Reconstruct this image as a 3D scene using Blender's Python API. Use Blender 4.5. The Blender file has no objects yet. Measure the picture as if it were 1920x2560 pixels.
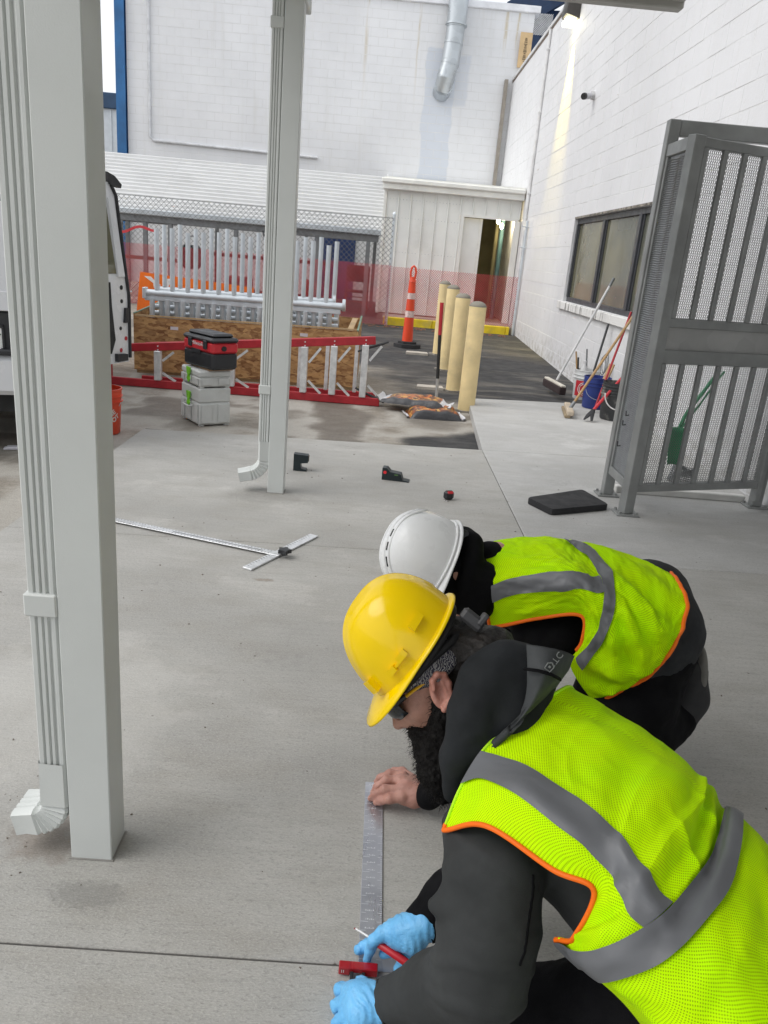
import bpy, math, random
import numpy as np
from mathutils import Vector, Matrix
rad = math.radians
rng = np.random.default_rng(7)
random.seed(7)

# ---------------------------------------------------------------- camera, sky, sun, exposure
SC = bpy.context.scene
COL = SC.collection
CAM_H = 1.48
CM = np.array(((0.99655, 0.07966, 0.02351), (0.00297, -0.31708, 0.94839), (0.08300, -0.94505, -0.31622)))          # columns: camera right, down, forward in the world
cd = bpy.data.cameras.new('camera')
cam = bpy.data.objects.new('camera', cd); COL.objects.link(cam)
cd.sensor_fit = 'HORIZONTAL'; cd.sensor_width = 36.0; cd.lens = 36.0 * 1924 / 1920
cd.clip_start = 0.05; cd.clip_end = 500
cam.matrix_world = Matrix([[CM[i][0], -CM[i][1], -CM[i][2], (0, 0, CAM_H)[i]] for i in range(3)] + [[0, 0, 0, 1]])
SC.camera = cam

W = bpy.data.worlds.new('World'); SC.world = W; W.use_nodes = True
wn = W.node_tree.nodes; wl = W.node_tree.links
bg = wn['Background']
sky = wn.new('ShaderNodeTexSky'); sky.sky_type = 'NISHITA'; sky.sun_disc = False
SUN_EL, SUN_AZ = 48, -104           # degrees; azimuth from +Y towards +X
sky.sun_elevation = rad(SUN_EL); sky.sun_rotation = rad(SUN_AZ)
sky.air_density = 1.0; sky.dust_density = 4.0; sky.ozone_density = 1.0
hs = wn.new('ShaderNodeHueSaturation'); hs.inputs['Saturation'].default_value = 0.22
# an even cloud layer: most of the dome is the same pale grey
cl = wn.new('ShaderNodeMix'); cl.data_type = 'RGBA'; cl.inputs[0].default_value = 0.70
cl.inputs[7].default_value = (7.6, 7.9, 8.3, 1)
wl.new(sky.outputs[0], hs.inputs['Color']); wl.new(hs.outputs[0], cl.inputs[6])
wl.new(cl.outputs[2], bg.inputs[0]); bg.inputs[1].default_value = 0.12
sd = bpy.data.lights.new('sun', 'SUN'); sd.energy = 0.9; sd.angle = rad(40); sd.color = (1, 0.97, 0.93)
so = bpy.data.objects.new('sun', sd); COL.objects.link(so)
_s = Vector((math.sin(rad(SUN_AZ)) * math.cos(rad(SUN_EL)), math.cos(rad(SUN_AZ)) * math.cos(rad(SUN_EL)), math.sin(rad(SUN_EL))))
so.rotation_euler = _s.to_track_quat('Z', 'Y').to_euler(); so.location = _s * 30
SC.view_settings.view_transform = 'Standard'; SC.view_settings.look = 'None'
SC.view_settings.gamma = 1; SC.view_settings.use_curve_mapping = False
SC.view_settings.exposure = 0.42
SC.cycles.use_denoising = True
SC.cycles.max_bounces = 8; SC.cycles.diffuse_bounces = 5; SC.cycles.transparent_max_bounces = 16

# ---------------------------------------------------------------- helpers
def tag(o, label, cat, group=None):
    o['label'] = label; o['category'] = cat
    if group: o['group'] = group
    return o
def thing(name, label, cat, loc=(0, 0, 0), rz=0, group=None):
    o = bpy.data.objects.new(name, None); COL.objects.link(o)
    o.empty_display_size = .1
    o.location = loc; o.rotation_euler = (0, 0, rz)
    return tag(o, label, cat, group)
def link(name, me, parent=None, kind=None, loc=None, rz=None, label=None):
    o = bpy.data.objects.new(name, me); COL.objects.link(o)
    if parent is not None: o.parent = parent
    if kind: o['kind'] = kind
    if loc is not None: o.location = loc
    if rz is not None: o.rotation_euler = (0, 0, rz)
    if label: o['label'] = label
    return o
def npv(p): return np.array(p, float)
def unit(v):
    v = npv(v); return v / (np.linalg.norm(v) + 1e-12)
def perp(d):
    d = unit(d); a = npv((0, 0, 1)) if abs(d[2]) < .9 else npv((1, 0, 0))
    u = unit(np.cross(a, d)); return u, np.cross(d, u)
def rotz(a): return np.array([[math.cos(a), -math.sin(a), 0], [math.sin(a), math.cos(a), 0], [0, 0, 1.]])

class MB:
    def __init__(s): s.v = []; s.f = []; s.m = []; s.cur = 0
    def add(s, vs, fs):
        b = len(s.v); s.v += [tuple(map(float, p)) for p in vs]
        s.f += [tuple(i + b for i in f) for f in fs]; s.m += [s.cur] * len(fs); return s
    def box(s, lo, hi, bev=0, R=None, at=(0, 0, 0)):
        lo = npv(lo); hi = npv(hi); c = (lo + hi) / 2; h = (hi - lo) / 2
        if bev <= 0:
            vs = [c + h * npv(q) for q in ((-1,-1,-1),(1,-1,-1),(1,1,-1),(-1,1,-1),(-1,-1,1),(1,-1,1),(1,1,1),(-1,1,1))]
            fs = [(0,3,2,1),(4,5,6,7),(0,1,5,4),(1,2,6,5),(2,3,7,6),(3,0,4,7)]
        else:
            b = min(bev, h.min() * .9); vs = []; fs = []; idx = {}
            for sx in (-1, 1):
                for sy in (-1, 1):
                    for sz in (-1, 1):
                        for ax in range(3):
                            q = h - b; q = q.copy(); q[ax] = h[ax]
                            idx[(sx, sy, sz, ax)] = len(vs); vs.append(c + q * npv((sx, sy, sz)))
            def fc(ids): fs.append(tuple(ids))
            for ax in range(3):
                o1, o2 = [(1, 2), (2, 0), (0, 1)][ax]
                for sg in (-1, 1):
                    ring = []
                    for a1, a2 in ((-1,-1),(1,-1),(1,1),(-1,1)):
                        k = [0, 0, 0]; k[ax] = sg; k[o1] = a1; k[o2] = a2; ring.append(idx[(*k, ax)])
                    fc(ring if sg > 0 else ring[::-1])
                for a1 in (-1, 1):
                    for a2 in (-1, 1):
                        k = [0, 0, 0]; k[o1] = a1; k[o2] = a2
                        k0 = list(k); k0[ax] = -1; k1 = list(k); k1[ax] = 1
                        q = [idx[(*k0, o1)], idx[(*k1, o1)], idx[(*k1, o2)], idx[(*k0, o2)]]
                        fc(q if a1 * a2 < 0 else q[::-1])
            for sx in (-1, 1):
                for sy in (-1, 1):
                    for sz in (-1, 1):
                        q = [idx[(sx, sy, sz, a)] for a in range(3)]
                        fc(q if sx * sy * sz > 0 else q[::-1])
        vs = npv(vs)
        if R is not None: vs = vs @ npv(R).T
        return s.add(vs + npv(at), fs)
    def bar(s, a, b, w, h, up=(0, 0, 1), bev=0):
        a = npv(a); b = npv(b); d = unit(b - a); u = npv(up) - d * np.dot(up, d)
        u = unit(u) if np.linalg.norm(u) > 1e-6 else perp(d)[0]
        l = np.cross(u, d); L = np.linalg.norm(b - a)
        return s.box((0, -w/2, -h/2), (L, w/2, h/2), bev, np.stack([d, l, u], 1), a)
    def tube(s, pts, r, n=8, caps=True, sq=1.0):
        P = [npv(p) for p in pts]; N = len(P)
        rr = [r] * N if np.isscalar(r) else list(r)
        T = [unit(P[min(i+1, N-1)] - P[max(i-1, 0)]) for i in range(N)]
        u, w = perp(T[0]); vs = []
        for i in range(N):
            u = unit(u - T[i] * np.dot(u, T[i])); w = np.cross(T[i], u)
            for k in range(n):
                a = 2 * math.pi * k / n; vs.append(P[i] + (u * math.cos(a) + w * math.sin(a) * sq) * rr[i])
        fs = [(i*n+k, i*n+(k+1) % n, (i+1)*n+(k+1) % n, (i+1)*n+k) for i in range(N-1) for k in range(n)]
        if caps: fs += [tuple(range(n))[::-1], tuple((N-1)*n+k for k in range(n))]
        return s.add(vs, fs)
    def cyl(s, a, b, ra, rb=None, n=12): return s.tube([a, b], [ra, ra if rb is None else rb], n)
    def lathe(s, prof, o=(0, 0, 0), n=24, R=None, sx=1, sy=1):
        vs = []; N = len(prof)
        for r, z in prof:
            for k in range(n):
                a = 2 * math.pi * k / n; vs.append((r * math.cos(a) * sx, r * math.sin(a) * sy, z))
        fs = [(i*n+k, i*n+(k+1) % n, (i+1)*n+(k+1) % n, (i+1)*n+k) for i in range(N-1) for k in range(n)]
        vs = npv(vs)
        if R is not None: vs = vs @ npv(R).T
        return s.add(vs + npv(o), fs)
    def prism(s, poly, z0, z1, R=None, at=(0, 0, 0)):
        n = len(poly); vs = [(x, y, z0) for x, y in poly] + [(x, y, z1) for x, y in poly]
        ar = sum(poly[i][0]*poly[(i+1) % n][1] - poly[(i+1) % n][0]*poly[i][1] for i in range(n))
        fs = [tuple(range(n))[::-1], tuple(range(n, 2*n))] + [(i, (i+1) % n, n+(i+1) % n, n+i) for i in range(n)]
        if ar < 0: fs = [f[::-1] for f in fs]
        vs = npv(vs)
        if R is not None: vs = vs @ npv(R).T
        return s.add(vs + npv(at), fs)
    def sheet(s, G, th=0):
        G = npv(G); nu, nv = G.shape[:2]; fs = [(i*nv+j, (i+1)*nv+j, (i+1)*nv+j+1, i*nv+j+1) for i in range(nu-1) for j in range(nv-1)]
        return s.add(G.reshape(-1, 3), fs)
    def mesh(s, name, mats, smooth=None):
        me = bpy.data.meshes.new(name); me.from_pydata(s.v, [], s.f)
        for m in (mats if isinstance(mats, (list, tuple)) else [mats]): me.materials.append(m)
        if any(s.m): me.polygons.foreach_set('material_index', s.m)
        if smooth is not None:
            me.polygons.foreach_set('use_smooth', [True] * len(me.polygons))
            if smooth < 180: me.set_sharp_from_angle(angle=rad(smooth))
        me.update(); return me
    def build(s, name, mats, parent=None, smooth=None, kind=None, loc=None, rz=None, label=None):
        return link(name, s.mesh(name, mats, smooth), parent, kind, loc, rz, label)

def lattice(mb, o, ux, uz, Wd, Ht, px, pz, w, n=3):
    """two families of slanted wires clipped to a rectangle; o corner, ux / uz unit axes"""
    o = npv(o); ux = npv(ux); uz = npv(uz); nrm = np.cross(ux, uz)
    for fam, sg in enumerate((1, -1)):
        x = -Ht / pz * px if sg > 0 else 0
        end = Wd if sg > 0 else Wd + Ht / pz * px
        while x < end:
            # point (x + sg*t*px, t*pz)
            t0, t1 = 0, Ht / pz
            if sg > 0: t0 = max(t0, -x / px); t1 = min(t1, (Wd - x) / px)
            else: t0 = max(t0, (x - Wd) / px); t1 = min(t1, x / px)
            if t1 - t0 > 1e-3:
                off = nrm * w * .5 * sg
                mb.tube([o + ux * (x + sg*t0*px) + uz * t0*pz + off, o + ux * (x + sg*t1*px) + uz * t1*pz + off], w / 2, n, caps=False)
            x += px
    return mb

def text_mesh(txt, size, mat, ext=.0006, wrap=None, shear=0, R=None, at=(0, 0, 0), bold=0, spacing=1):
    cu = bpy.data.curves.new('t', 'FONT'); cu.body = txt; cu.size = size; cu.extrude = ext; cu.align_x = 'CENTER'; cu.align_y = 'CENTER'
    cu.shear = shear; cu.offset = bold; cu.space_character = spacing
    o = bpy.data.objects.new('t', cu); COL.objects.link(o)
    dg = bpy.context.evaluated_depsgraph_get(); dg.update()
    me = bpy.data.meshes.new_from_object(o.evaluated_get(dg))
    bpy.data.objects.remove(o); bpy.data.curves.remove(cu)
    v = np.zeros(len(me.vertices) * 3); me.vertices.foreach_get('co', v); v = v.reshape(-1, 3)
    if wrap:  # onto a vertical cylinder of radius wrap, facing -Y
        a = v[:, 0] / wrap; r = wrap + v[:, 2]
        v = np.stack([r * np.sin(a), -r * np.cos(a), v[:, 1]], 1)
    if R is not None: v = v @ npv(R).T
    v = v + npv(at); me.vertices.foreach_set('co', v.astype(np.float32).ravel()); me.materials.clear(); me.materials.append(mat); me.update()
    return me

# ---------------------------------------------------------------- smooth blobs (distance fields meshed with surface nets)
def cap(a, b, ra, rb=None): return ('c', npv(a), npv(b), ra, ra if rb is None else rb)
def ell(c, r, R=None): return ('e', npv(c), npv(r), np.eye(3) if R is None else npv(R))
def chain(pts, rs): return [cap(pts[i], pts[i+1], rs[i], rs[i+1]) for i in range(len(pts) - 1)]
def _sd(p, X):
    if p[0] == 'c':
        _, a, b, ra, rb = p; ba = b - a; pa = X - a
        h = np.clip(pa @ ba / (ba @ ba + 1e-12), 0, 1)
        return np.linalg.norm(pa - h[..., None] * ba, axis=-1) - (ra + (rb - ra) * h)
    _, c, r, R = p; q = (X - c) @ R
    k0 = np.linalg.norm(q / r, axis=-1); k1 = np.linalg.norm(q / (r * r), axis=-1)
    return k0 * (k0 - 1) / np.maximum(k1, 1e-9)
def _bb(p):
    if p[0] == 'c':
        r = max(p[3], p[4]); return np.minimum(p[1], p[2]) - r, np.maximum(p[1], p[2]) + r
    m = np.abs(p[3]) @ p[2]; return p[1] - m, p[1] + m
def blob(prims, res, k=.02, cuts=(), kc=.01, smooth=1, disp=None):
    lo = np.min([_bb(p)[0] for p in prims], 0) - 3 * res - k * .3; hi = np.max([_bb(p)[1] for p in prims], 0) + 3 * res + k * .3
    n = np.ceil((hi - lo) / res).astype(int) + 1
    F = np.full(n, 1.0, np.float32)
    ax = [lo[i] + res * np.arange(n[i]) for i in range(3)]
    def region(p, m):
        a, b = _bb(p); i0 = np.maximum(((a - m - lo) / res).astype(int), 0); i1 = np.minimum(((b + m - lo) / res).astype(int) + 2, n)
        sl = tuple(slice(i0[i], i1[i]) for i in range(3))
        X = np.stack(np.meshgrid(*[ax[i][sl[i]] for i in range(3)], indexing='ij'), -1); return sl, X
    for p in prims:
        kk = k
        sl, X = region(p, k + 4 * res); d = _sd(p, X); g = F[sl]
        h = np.maximum(kk - np.abs(d - g), 0) / kk; F[sl] = np.minimum(d, g) - h * h * kk * .25
    for p in cuts:
        sl, X = region(p, kc + 4 * res)
        if F[sl].size == 0: continue
        d = -_sd(p, X); g = F[sl]; h = np.maximum(kc - np.abs(d - g), 0) / kc; F[sl] = np.maximum(d, g) + h * h * kc * .25
    I = F < 0
    c = np.zeros(np.array(n) - 1, np.int8)
    for dx in (0, 1):
        for dy in (0, 1):
            for dz in (0, 1): c += I[dx:n[0]-1+dx, dy:n[1]-1+dy, dz:n[2]-1+dz]
    act = (c > 0) & (c < 8); cells = np.argwhere(act); vid = -np.ones(act.shape, int); vid[act] = np.arange(len(cells))
    acc = np.zeros((len(cells), 3)); cnt = np.zeros(len(cells))
    for axis in range(3):
        o = [i for i in range(3) if i != axis]
        for d1 in (0, 1):
            for d2 in (0, 1):
                b = cells.copy(); b[:, o[0]] += d1; b[:, o[1]] += d2; e = b.copy(); e[:, axis] += 1
                fa = F[tuple(b.T)]; fb = F[tuple(e.T)]; m = (fa < 0) != (fb < 0)
                t = np.where(m, fa / np.where(m, fa - fb, 1), 0); pt = b.astype(float); pt[:, axis] += t
                acc[m] += pt[m]; cnt[m] += 1
    V = lo + res * acc / np.maximum(cnt, 1)[:, None]
    quads = []
    for axis in range(3):
        o = [(1, 2), (2, 0), (0, 1)][axis]
        sh = list(n); A = np.take(I, range(0, n[axis]-1), axis); B = np.take(I, range(1, n[axis]), axis)
        E = np.argwhere(A != B); ok = (E[:, o[0]] > 0) & (E[:, o[1]] > 0) & (E[:, o[0]] < n[o[0]]-1) & (E[:, o[1]] < n[o[1]]-1); E = E[ok]
        q = []
        for d1, d2 in ((1, 1), (0, 1), (0, 0), (1, 0)):
            b = E.copy(); b[:, o[0]] -= d1; b[:, o[1]] -= d2; q.append(vid[tuple(b.T)])
        q = np.stack(q, 1); fl = ~A[tuple(E.T)]; q[fl] = q[fl][:, ::-1]; quads.append(q)
    Q = np.concatenate(quads); Q = Q[(Q >= 0).all(1)]
    ed = np.concatenate([Q[:, [0, 1]], Q[:, [1, 2]], Q[:, [2, 3]], Q[:, [3, 0]]])
    for _ in range(smooth):
        s = np.zeros_like(V); w = np.zeros(len(V))
        np.add.at(s, ed[:, 0], V[ed[:, 1]]); np.add.at(w, ed[:, 0], 1); V = V * .4 + .6 * s / np.maximum(w, 1)[:, None]
    if disp is not None:
        nr = np.zeros_like(V); fnm = np.cross(V[Q[:, 2]] - V[Q[:, 0]], V[Q[:, 3]] - V[Q[:, 1]])
        for i in range(4): np.add.at(nr, Q[:, i], fnm)
        nr /= np.linalg.norm(nr, axis=1)[:, None] + 1e-12
        V = V + nr * disp(V, nr)[:, None]
    return V, Q
def blob_obj(name, prims, res, mat, parent=None, k=.02, kind=None, label=None, **kw):
    V, Q = blob(prims, res, k, **kw)
    me = bpy.data.meshes.new(name); me.from_pydata(V.tolist(), [], Q.tolist()); me.materials.append(mat)
    me.polygons.foreach_set('use_smooth', [True] * len(me.polygons)); me.update()
    return link(name, me, parent, kind, label=label)

def vnoise(P, seed=0):
    """smooth value noise, P (..., d) in lattice units -> about -1..1"""
    P = np.asarray(P, float); d = P.shape[-1]; f0 = np.floor(P).astype(np.int64); fr = P - f0; fr = fr * fr * (3 - 2 * fr)
    out = np.zeros(P.shape[:-1])
    for c in range(2 ** d):
        w = np.ones(P.shape[:-1]); h = np.full(P.shape[:-1], seed * 7919 + 13, np.int64)
        for i in range(d):
            b = (c >> i) & 1; w = w * (fr[..., i] if b else 1 - fr[..., i]); h = (h * 73856093) ^ ((f0[..., i] + b) * (19349663 + 83492791 * i))
            h = (h ^ (h >> 13)) & 0x7fffffff
        h = (h * 1103515245 + 12345) & 0x7fffffff
        h = ((h ^ (h >> 15)) * 2654435761) & 0x7fffffff
        out += w * (h / 0x3fffffff - 1)
    return out
def fbm(P, oct=4, seed=0):
    P = np.asarray(P, float); a = 1; s = 0; t = 0
    for i in range(oct): s = s + a * vnoise(P * 2 ** i, seed + i); t += a; a *= .5
    return s / t

# ---------------------------------------------------------------- materials
class NT:
    def __init__(s, name):
        s.mat = bpy.data.materials.new(name); s.mat.use_nodes = True; s.t = s.mat.node_tree; s.n = s.t.nodes; s.l = s.t.links
        s.bsdf = s.n['Principled BSDF']; s.out = s.n['Material Output']
        s.geo = s.n.new('ShaderNodeNewGeometry'); s.pos = s.geo.outputs['Position']
    def _in(s, sock, v):
        if hasattr(v, 'is_linked') or isinstance(v, bpy.types.NodeSocket): s.l.new(v, sock)
        elif isinstance(v, (tuple, list)) and len(v) == 3 and sock.type == 'RGBA': sock.default_value = (*v, 1)
        else: sock.default_value = v
    def math(s, op, a, b=0.0, c=0.0):
        n = s.n.new('ShaderNodeMath'); n.operation = op
        for i, v in enumerate((a, b, c)): s._in(n.inputs[i], v)
        return n.outputs[0]
    def mapv(s, scale, vec=None, loc=(0, 0, 0), rot=(0, 0, 0)):
        n = s.n.new('ShaderNodeMapping'); n.inputs['Scale'].default_value = scale if isinstance(scale, (tuple, list)) else (scale,) * 3
        n.inputs['Location'].default_value = loc; n.inputs['Rotation'].default_value = rot
        s.l.new(vec if vec is not None else s.pos, n.inputs[0]); return n.outputs[0]
    def noise(s, scale, detail=4, rough=.55, vec=None, dist=0):
        n = s.n.new('ShaderNodeTexNoise'); n.inputs['Scale'].default_value = 1; n.inputs['Detail'].default_value = detail
        n.inputs['Roughness'].default_value = rough; n.inputs['Distortion'].default_value = dist
        s.l.new(s.mapv(scale, vec), n.inputs['Vector']); return n.outputs[0]
    def voro(s, scale, vec=None, feature='F1'):
        n = s.n.new('ShaderNodeTexVoronoi'); n.feature = feature; n.inputs['Scale'].default_value = 1
        s.l.new(s.mapv(scale, vec), n.inputs['Vector']); return n
    def ramp(s, v, lo, hi, a=0.0, b=1.0, smooth=True):
        n = s.n.new('ShaderNodeMapRange'); n.interpolation_type = 'SMOOTHSTEP' if smooth else 'LINEAR'
        for k, x in zip(('Value', 'From Min', 'From Max', 'To Min', 'To Max'), (v, lo, hi, a, b)): s._in(n.inputs[k], x)
        return n.outputs[0]
    def mix(s, f, a, b, mode='MIX'):
        n = s.n.new('ShaderNodeMix'); n.data_type = 'RGBA'; n.blend_type = mode
        s._in(n.inputs[0], f); s._in(n.inputs[6], a); s._in(n.inputs[7], b); return n.outputs[2]
    def attr(s, name):
        n = s.n.new('ShaderNodeAttribute'); n.attribute_name = name; return n.outputs['Fac']
    def sep(s, v=None):
        n = s.n.new('ShaderNodeSeparateXYZ'); s.l.new(v if v is not None else s.pos, n.inputs[0]); return n.outputs
    def bump(s, h, dist=.002, strength=1.0, nrm=None):
        n = s.n.new('ShaderNodeBump'); n.inputs['Distance'].default_value = dist; n.inputs['Strength'].default_value = strength
        s._in(n.inputs['Height'], h)
        if nrm is not None: s.l.new(nrm, n.inputs['Normal'])
        return n.outputs[0]
    def fin(s, color=None, rough=None, metal=None, normal=None, **kw):
        if color is not None: s._in(s.bsdf.inputs['Base Color'], color)
        if rough is not None: s._in(s.bsdf.inputs['Roughness'], rough)
        if metal is not None: s._in(s.bsdf.inputs['Metallic'], metal)
        if normal is not None: s.l.new(normal, s.bsdf.inputs['Normal'])
        for k, v in kw.items(): s._in(s.bsdf.inputs[k.replace('_', ' ')], v)
        return s.mat
def mul3(c, k): return tuple(min(1, x * k) for x in c)
def MAT(name, col, rough=.6, metal=0, var=.12, vs=6, bump=0, bs=80, dirt=0, dirtcol=(.12, .10, .08), **kw):
    t = NT(name); nz = t.noise(vs, 5)
    c = t.mix(t.ramp(nz, .3, .7), mul3(col, 1 - var), mul3(col, 1 + var))
    if dirt:
        d = t.ramp(t.noise(vs * .7, 6, .65), .52, .75, 0, dirt); c = t.mix(d, c, dirtcol)
    r = t.ramp(t.noise(vs * 2.3, 4), .3, .7, max(0, rough - .08), min(1, rough + .08))
    nm = t.bump(t.noise(bs, 4), bump) if bump else None
    return t.fin(c, r, metal, nm, **kw)

def zg(Y): return -0.08 + .0256 * max(0., min(Y, 22.) - 10.2)

# ---- concrete of the new slabs
def concrete_mat(name, base, warm):
    t = NT(name)
    big = t.noise((.8, 1.1, .8), 5, .6); mid = t.noise((3.2, 7, 3), 6, .62); streak = t.noise((5, 46, 5), 5, .65)
    fine = t.noise((150, 260, 200), 3, .6); grit = t.noise((62, 130, 75), 5, .75)
    c = t.mix(t.ramp(big, .3, .7), mul3(base, .85), mul3(base, 1.12))
    c = t.mix(t.ramp(mid, .42, .72, 0, .5), c, mul3(warm, .82))
    c = t.mix(t.ramp(t.noise((1.3, 2.1, 1), 5, .65), .54, .68, 0, .55), c, mul3(base, 1.32))
    c = t.mix(t.ramp(streak, .40, .70, 0, .30), c, mul3(base, .72))
    c = t.mix(t.ramp(grit, .50, .64, 0, .55), c, mul3(base, .60)); pit = t.noise((26, 58, 30), 5, .8); c = t.mix(t.ramp(pit, .64, .70, 0, .45), c, mul3(base, .50))
    c = t.mix(t.ramp(fine, .48, .68, 0, .42), c, mul3(base, 1.38))
    v = t.voro(16); sp = t.ramp(v.outputs['Distance'], .05, .10, 1, 0)
    sp = t.math('MULTIPLY', sp, t.ramp(t.noise(6, 2), .55, .62)); c = t.mix(t.math('MULTIPLY', sp, .75), c, (.10, .085, .07))
    # greasy patches and leaf stains
    blot = t.math('MULTIPLY', t.ramp(t.noise((1.7, 2.6, 1), 3), .60, .72), t.ramp(t.noise(26, 4), .45, .6)); c = t.mix(t.math('MULTIPLY', blot, .25), c, mul3(base, .5))
    x = t.sep()
    def spot(px, py, rx, ry, k, col, nsc=14):
        nonlocal c
        dx = t.math('DIVIDE', t.math('SUBTRACT', x[0], px), rx); dy = t.math('DIVIDE', t.math('SUBTRACT', x[1], py), ry)
        d = t.math('ADD', t.math('MULTIPLY', dx, dx), t.math('MULTIPLY', dy, dy))
        d = t.math('ADD', d, t.math('MULTIPLY', t.math('SUBTRACT', t.noise(nsc, 5, .7), .5), 2.4))
        c = t.mix(t.ramp(d, .15, 1.1, k, 0), c, col)
    spot(-.74, 1.60, .11, .10, .4, (.16, .105, .07)); spot(-.58, 1.43, .11, .05, .4, (.16, .16, .15), 60)
    spot(-.60, 4.55, .30, .16, .25, (.15, .14, .125)); spot(-.45, 3.3, .06, .02, .5, (.2, .14, .09), 50); spot(-1.2, 3.05, .10, .05, .5, (.2, .13, .07), 50)
    spot(-.95, 2.2, .5, .5, .35, mul3(base, 1.45), 5); spot(.35, 2.7, .8, .35, .25, mul3(base, .72), 5); spot(.2, 5.5, .9, .3, .2, mul3(base, .75), 4)
    h = t.math('ADD', t.math('MULTIPLY', grit, .8), t.math('ADD', t.math('MULTIPLY', fine, .5), t.math('MULTIPLY', streak, .7)))
    return t.fin(c, .82, 0, t.bump(h, .0024), Specular_IOR_Level=.3)
M_SLAB = concrete_mat('slab_concrete', (.43, .42, .395), (.41, .385, .34))
M_WALK = concrete_mat('walk_concrete', (.48, .475, .46), (.46, .445, .41))
M_JOINT = MAT('joint_filler', (.11, .105, .10), .9)

# ---- old yard surface: worn concrete, bitumen, damp stains; three masks carried by the mesh
def yard_mat():
    t = NT('yard_surface'); asp, wet, pale = t.attr('asphalt'), t.attr('wet'), t.attr('pale')
    g = t.noise(45, 5, .7); m = t.noise((5, 9, 5), 6, .65); fine = t.noise(160, 3, .65)
    con = t.mix(t.ramp(m, .3, .7), (.27, .235, .19), (.42, .385, .33)); con = t.mix(t.ramp(g, .35, .7, 0, .55), con, (.18, .16, .135))
    con = t.mix(t.math('MULTIPLY', pale, .75), con, (.50, .475, .43))
    bit = t.mix(t.ramp(m, .3, .75), (.035, .035, .037), (.085, .083, .082)); bit = t.mix(t.ramp(t.noise((1.2, 7, 2), 5, .7), .55, .8, 0, .4), bit, (.17, .16, .145))
    c = t.mix(asp, con, bit); c = t.mix(t.math('MULTIPLY', wet, .6), c, (.105, .088, .07))
    c = t.mix(t.ramp(fine, .4, .7, 0, .3), c, (.04, .037, .034))
    r = t.math('SUBTRACT', .9, t.math('MULTIPLY', wet, .35))
    return t.fin(c, r, 0, t.bump(t.math('ADD', g, t.math('MULTIPLY', fine, .6)), .004), Specular_IOR_Level=.35)
M_YARD = yard_mat()

def smoothstep(x, a, b):
    q = np.clip((x - a) / (b - a), 0, 1); return q * q * (3 - 2 * q)
def build_yard():
    xs = np.concatenate([[-70, -30, -14], np.arange(-8, 3.4, .05), [8, 30, 70]]); ys = np.concatenate([[-60, -20, 0], np.arange(4.6, 18.6, .06), [22, 40, 80, 160]])
    X, Y = np.meshgrid(xs, ys, indexing='ij'); Z = np.vectorize(zg)(Y)
    n1 = fbm(np.stack([X * .9, Y * .9], -1), 5, 3); n2 = fbm(np.stack([X * 2.6, Y * 2.6], -1), 4, 11); n3 = fbm(np.stack([X * 1.1, Y * 4.5], -1), 4, 21)
    Z = Z + .006 * n2 * ((X > -8) & (X < 3.3) & (Y > 4) & (Y < 18))
    q = .35 * n1 + .25 * n2
    asp = smoothstep(X + .18 * (Y - 9) + q * 1.6, .1, .9) * smoothstep(Y + q * 1.2, 8.7, 9.3) * (1 - .30 * smoothstep(n3, .1, .4))
    asp = np.maximum(asp, smoothstep(Y + q * 1.5, 10.6, 11.6) * (1 - .2 * smoothstep(n3, .15, .5)) * smoothstep(X + q, -2.5, -1.2))
    tri = smoothstep(.55 - np.abs(X - .72 + q * .3), 0, .18) * smoothstep(7.05 - Y + (X - .5) * .6 + q * .4, 0, .15); asp = np.maximum(asp, tri)
    wet = smoothstep(.23 - np.abs(X + .28 + .35 * n1 + .10 * (Y - 7)) + .14 * n2, 0, .10) * smoothstep(9.0 - Y + n2 * .3, 0, .3)
    wet = np.maximum(wet, smoothstep(.42 - np.abs(X + 1.85 + .5 * n2) + .2 * n1, 0, .12) * smoothstep(.55 - np.abs(Y - 7.35 + n1 * .4), 0, .2))
    wet = np.maximum(wet, smoothstep(n1 + .25 * n2, .22, .36) * .8); wet = np.maximum(wet, smoothstep(.35 - np.abs(X - .62 + q * .5), 0, .2) * smoothstep(.75 - np.abs(Y - 8.0 + q), 0, .25) * .8)
    wet *= 1 - .6 * asp
    pale = smoothstep(n1 * .7 + n2 * .5 + .25 * (Y < 8.3), .05, .35) * (1 - asp) * (1 - wet)
    mb = MB(); mb.sheet(np.stack([X, Y, Z], -1)); me = mb.mesh('yard', M_YARD, 180)
    for nm, a in (('asphalt', asp), ('wet', wet), ('pale', pale)):
        at = me.attributes.new(nm, 'FLOAT', 'POINT'); at.data.foreach_set('value', a.reshape(-1).astype(np.float32))
    link('yard', me, None, 'structure')
build_yard()

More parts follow.
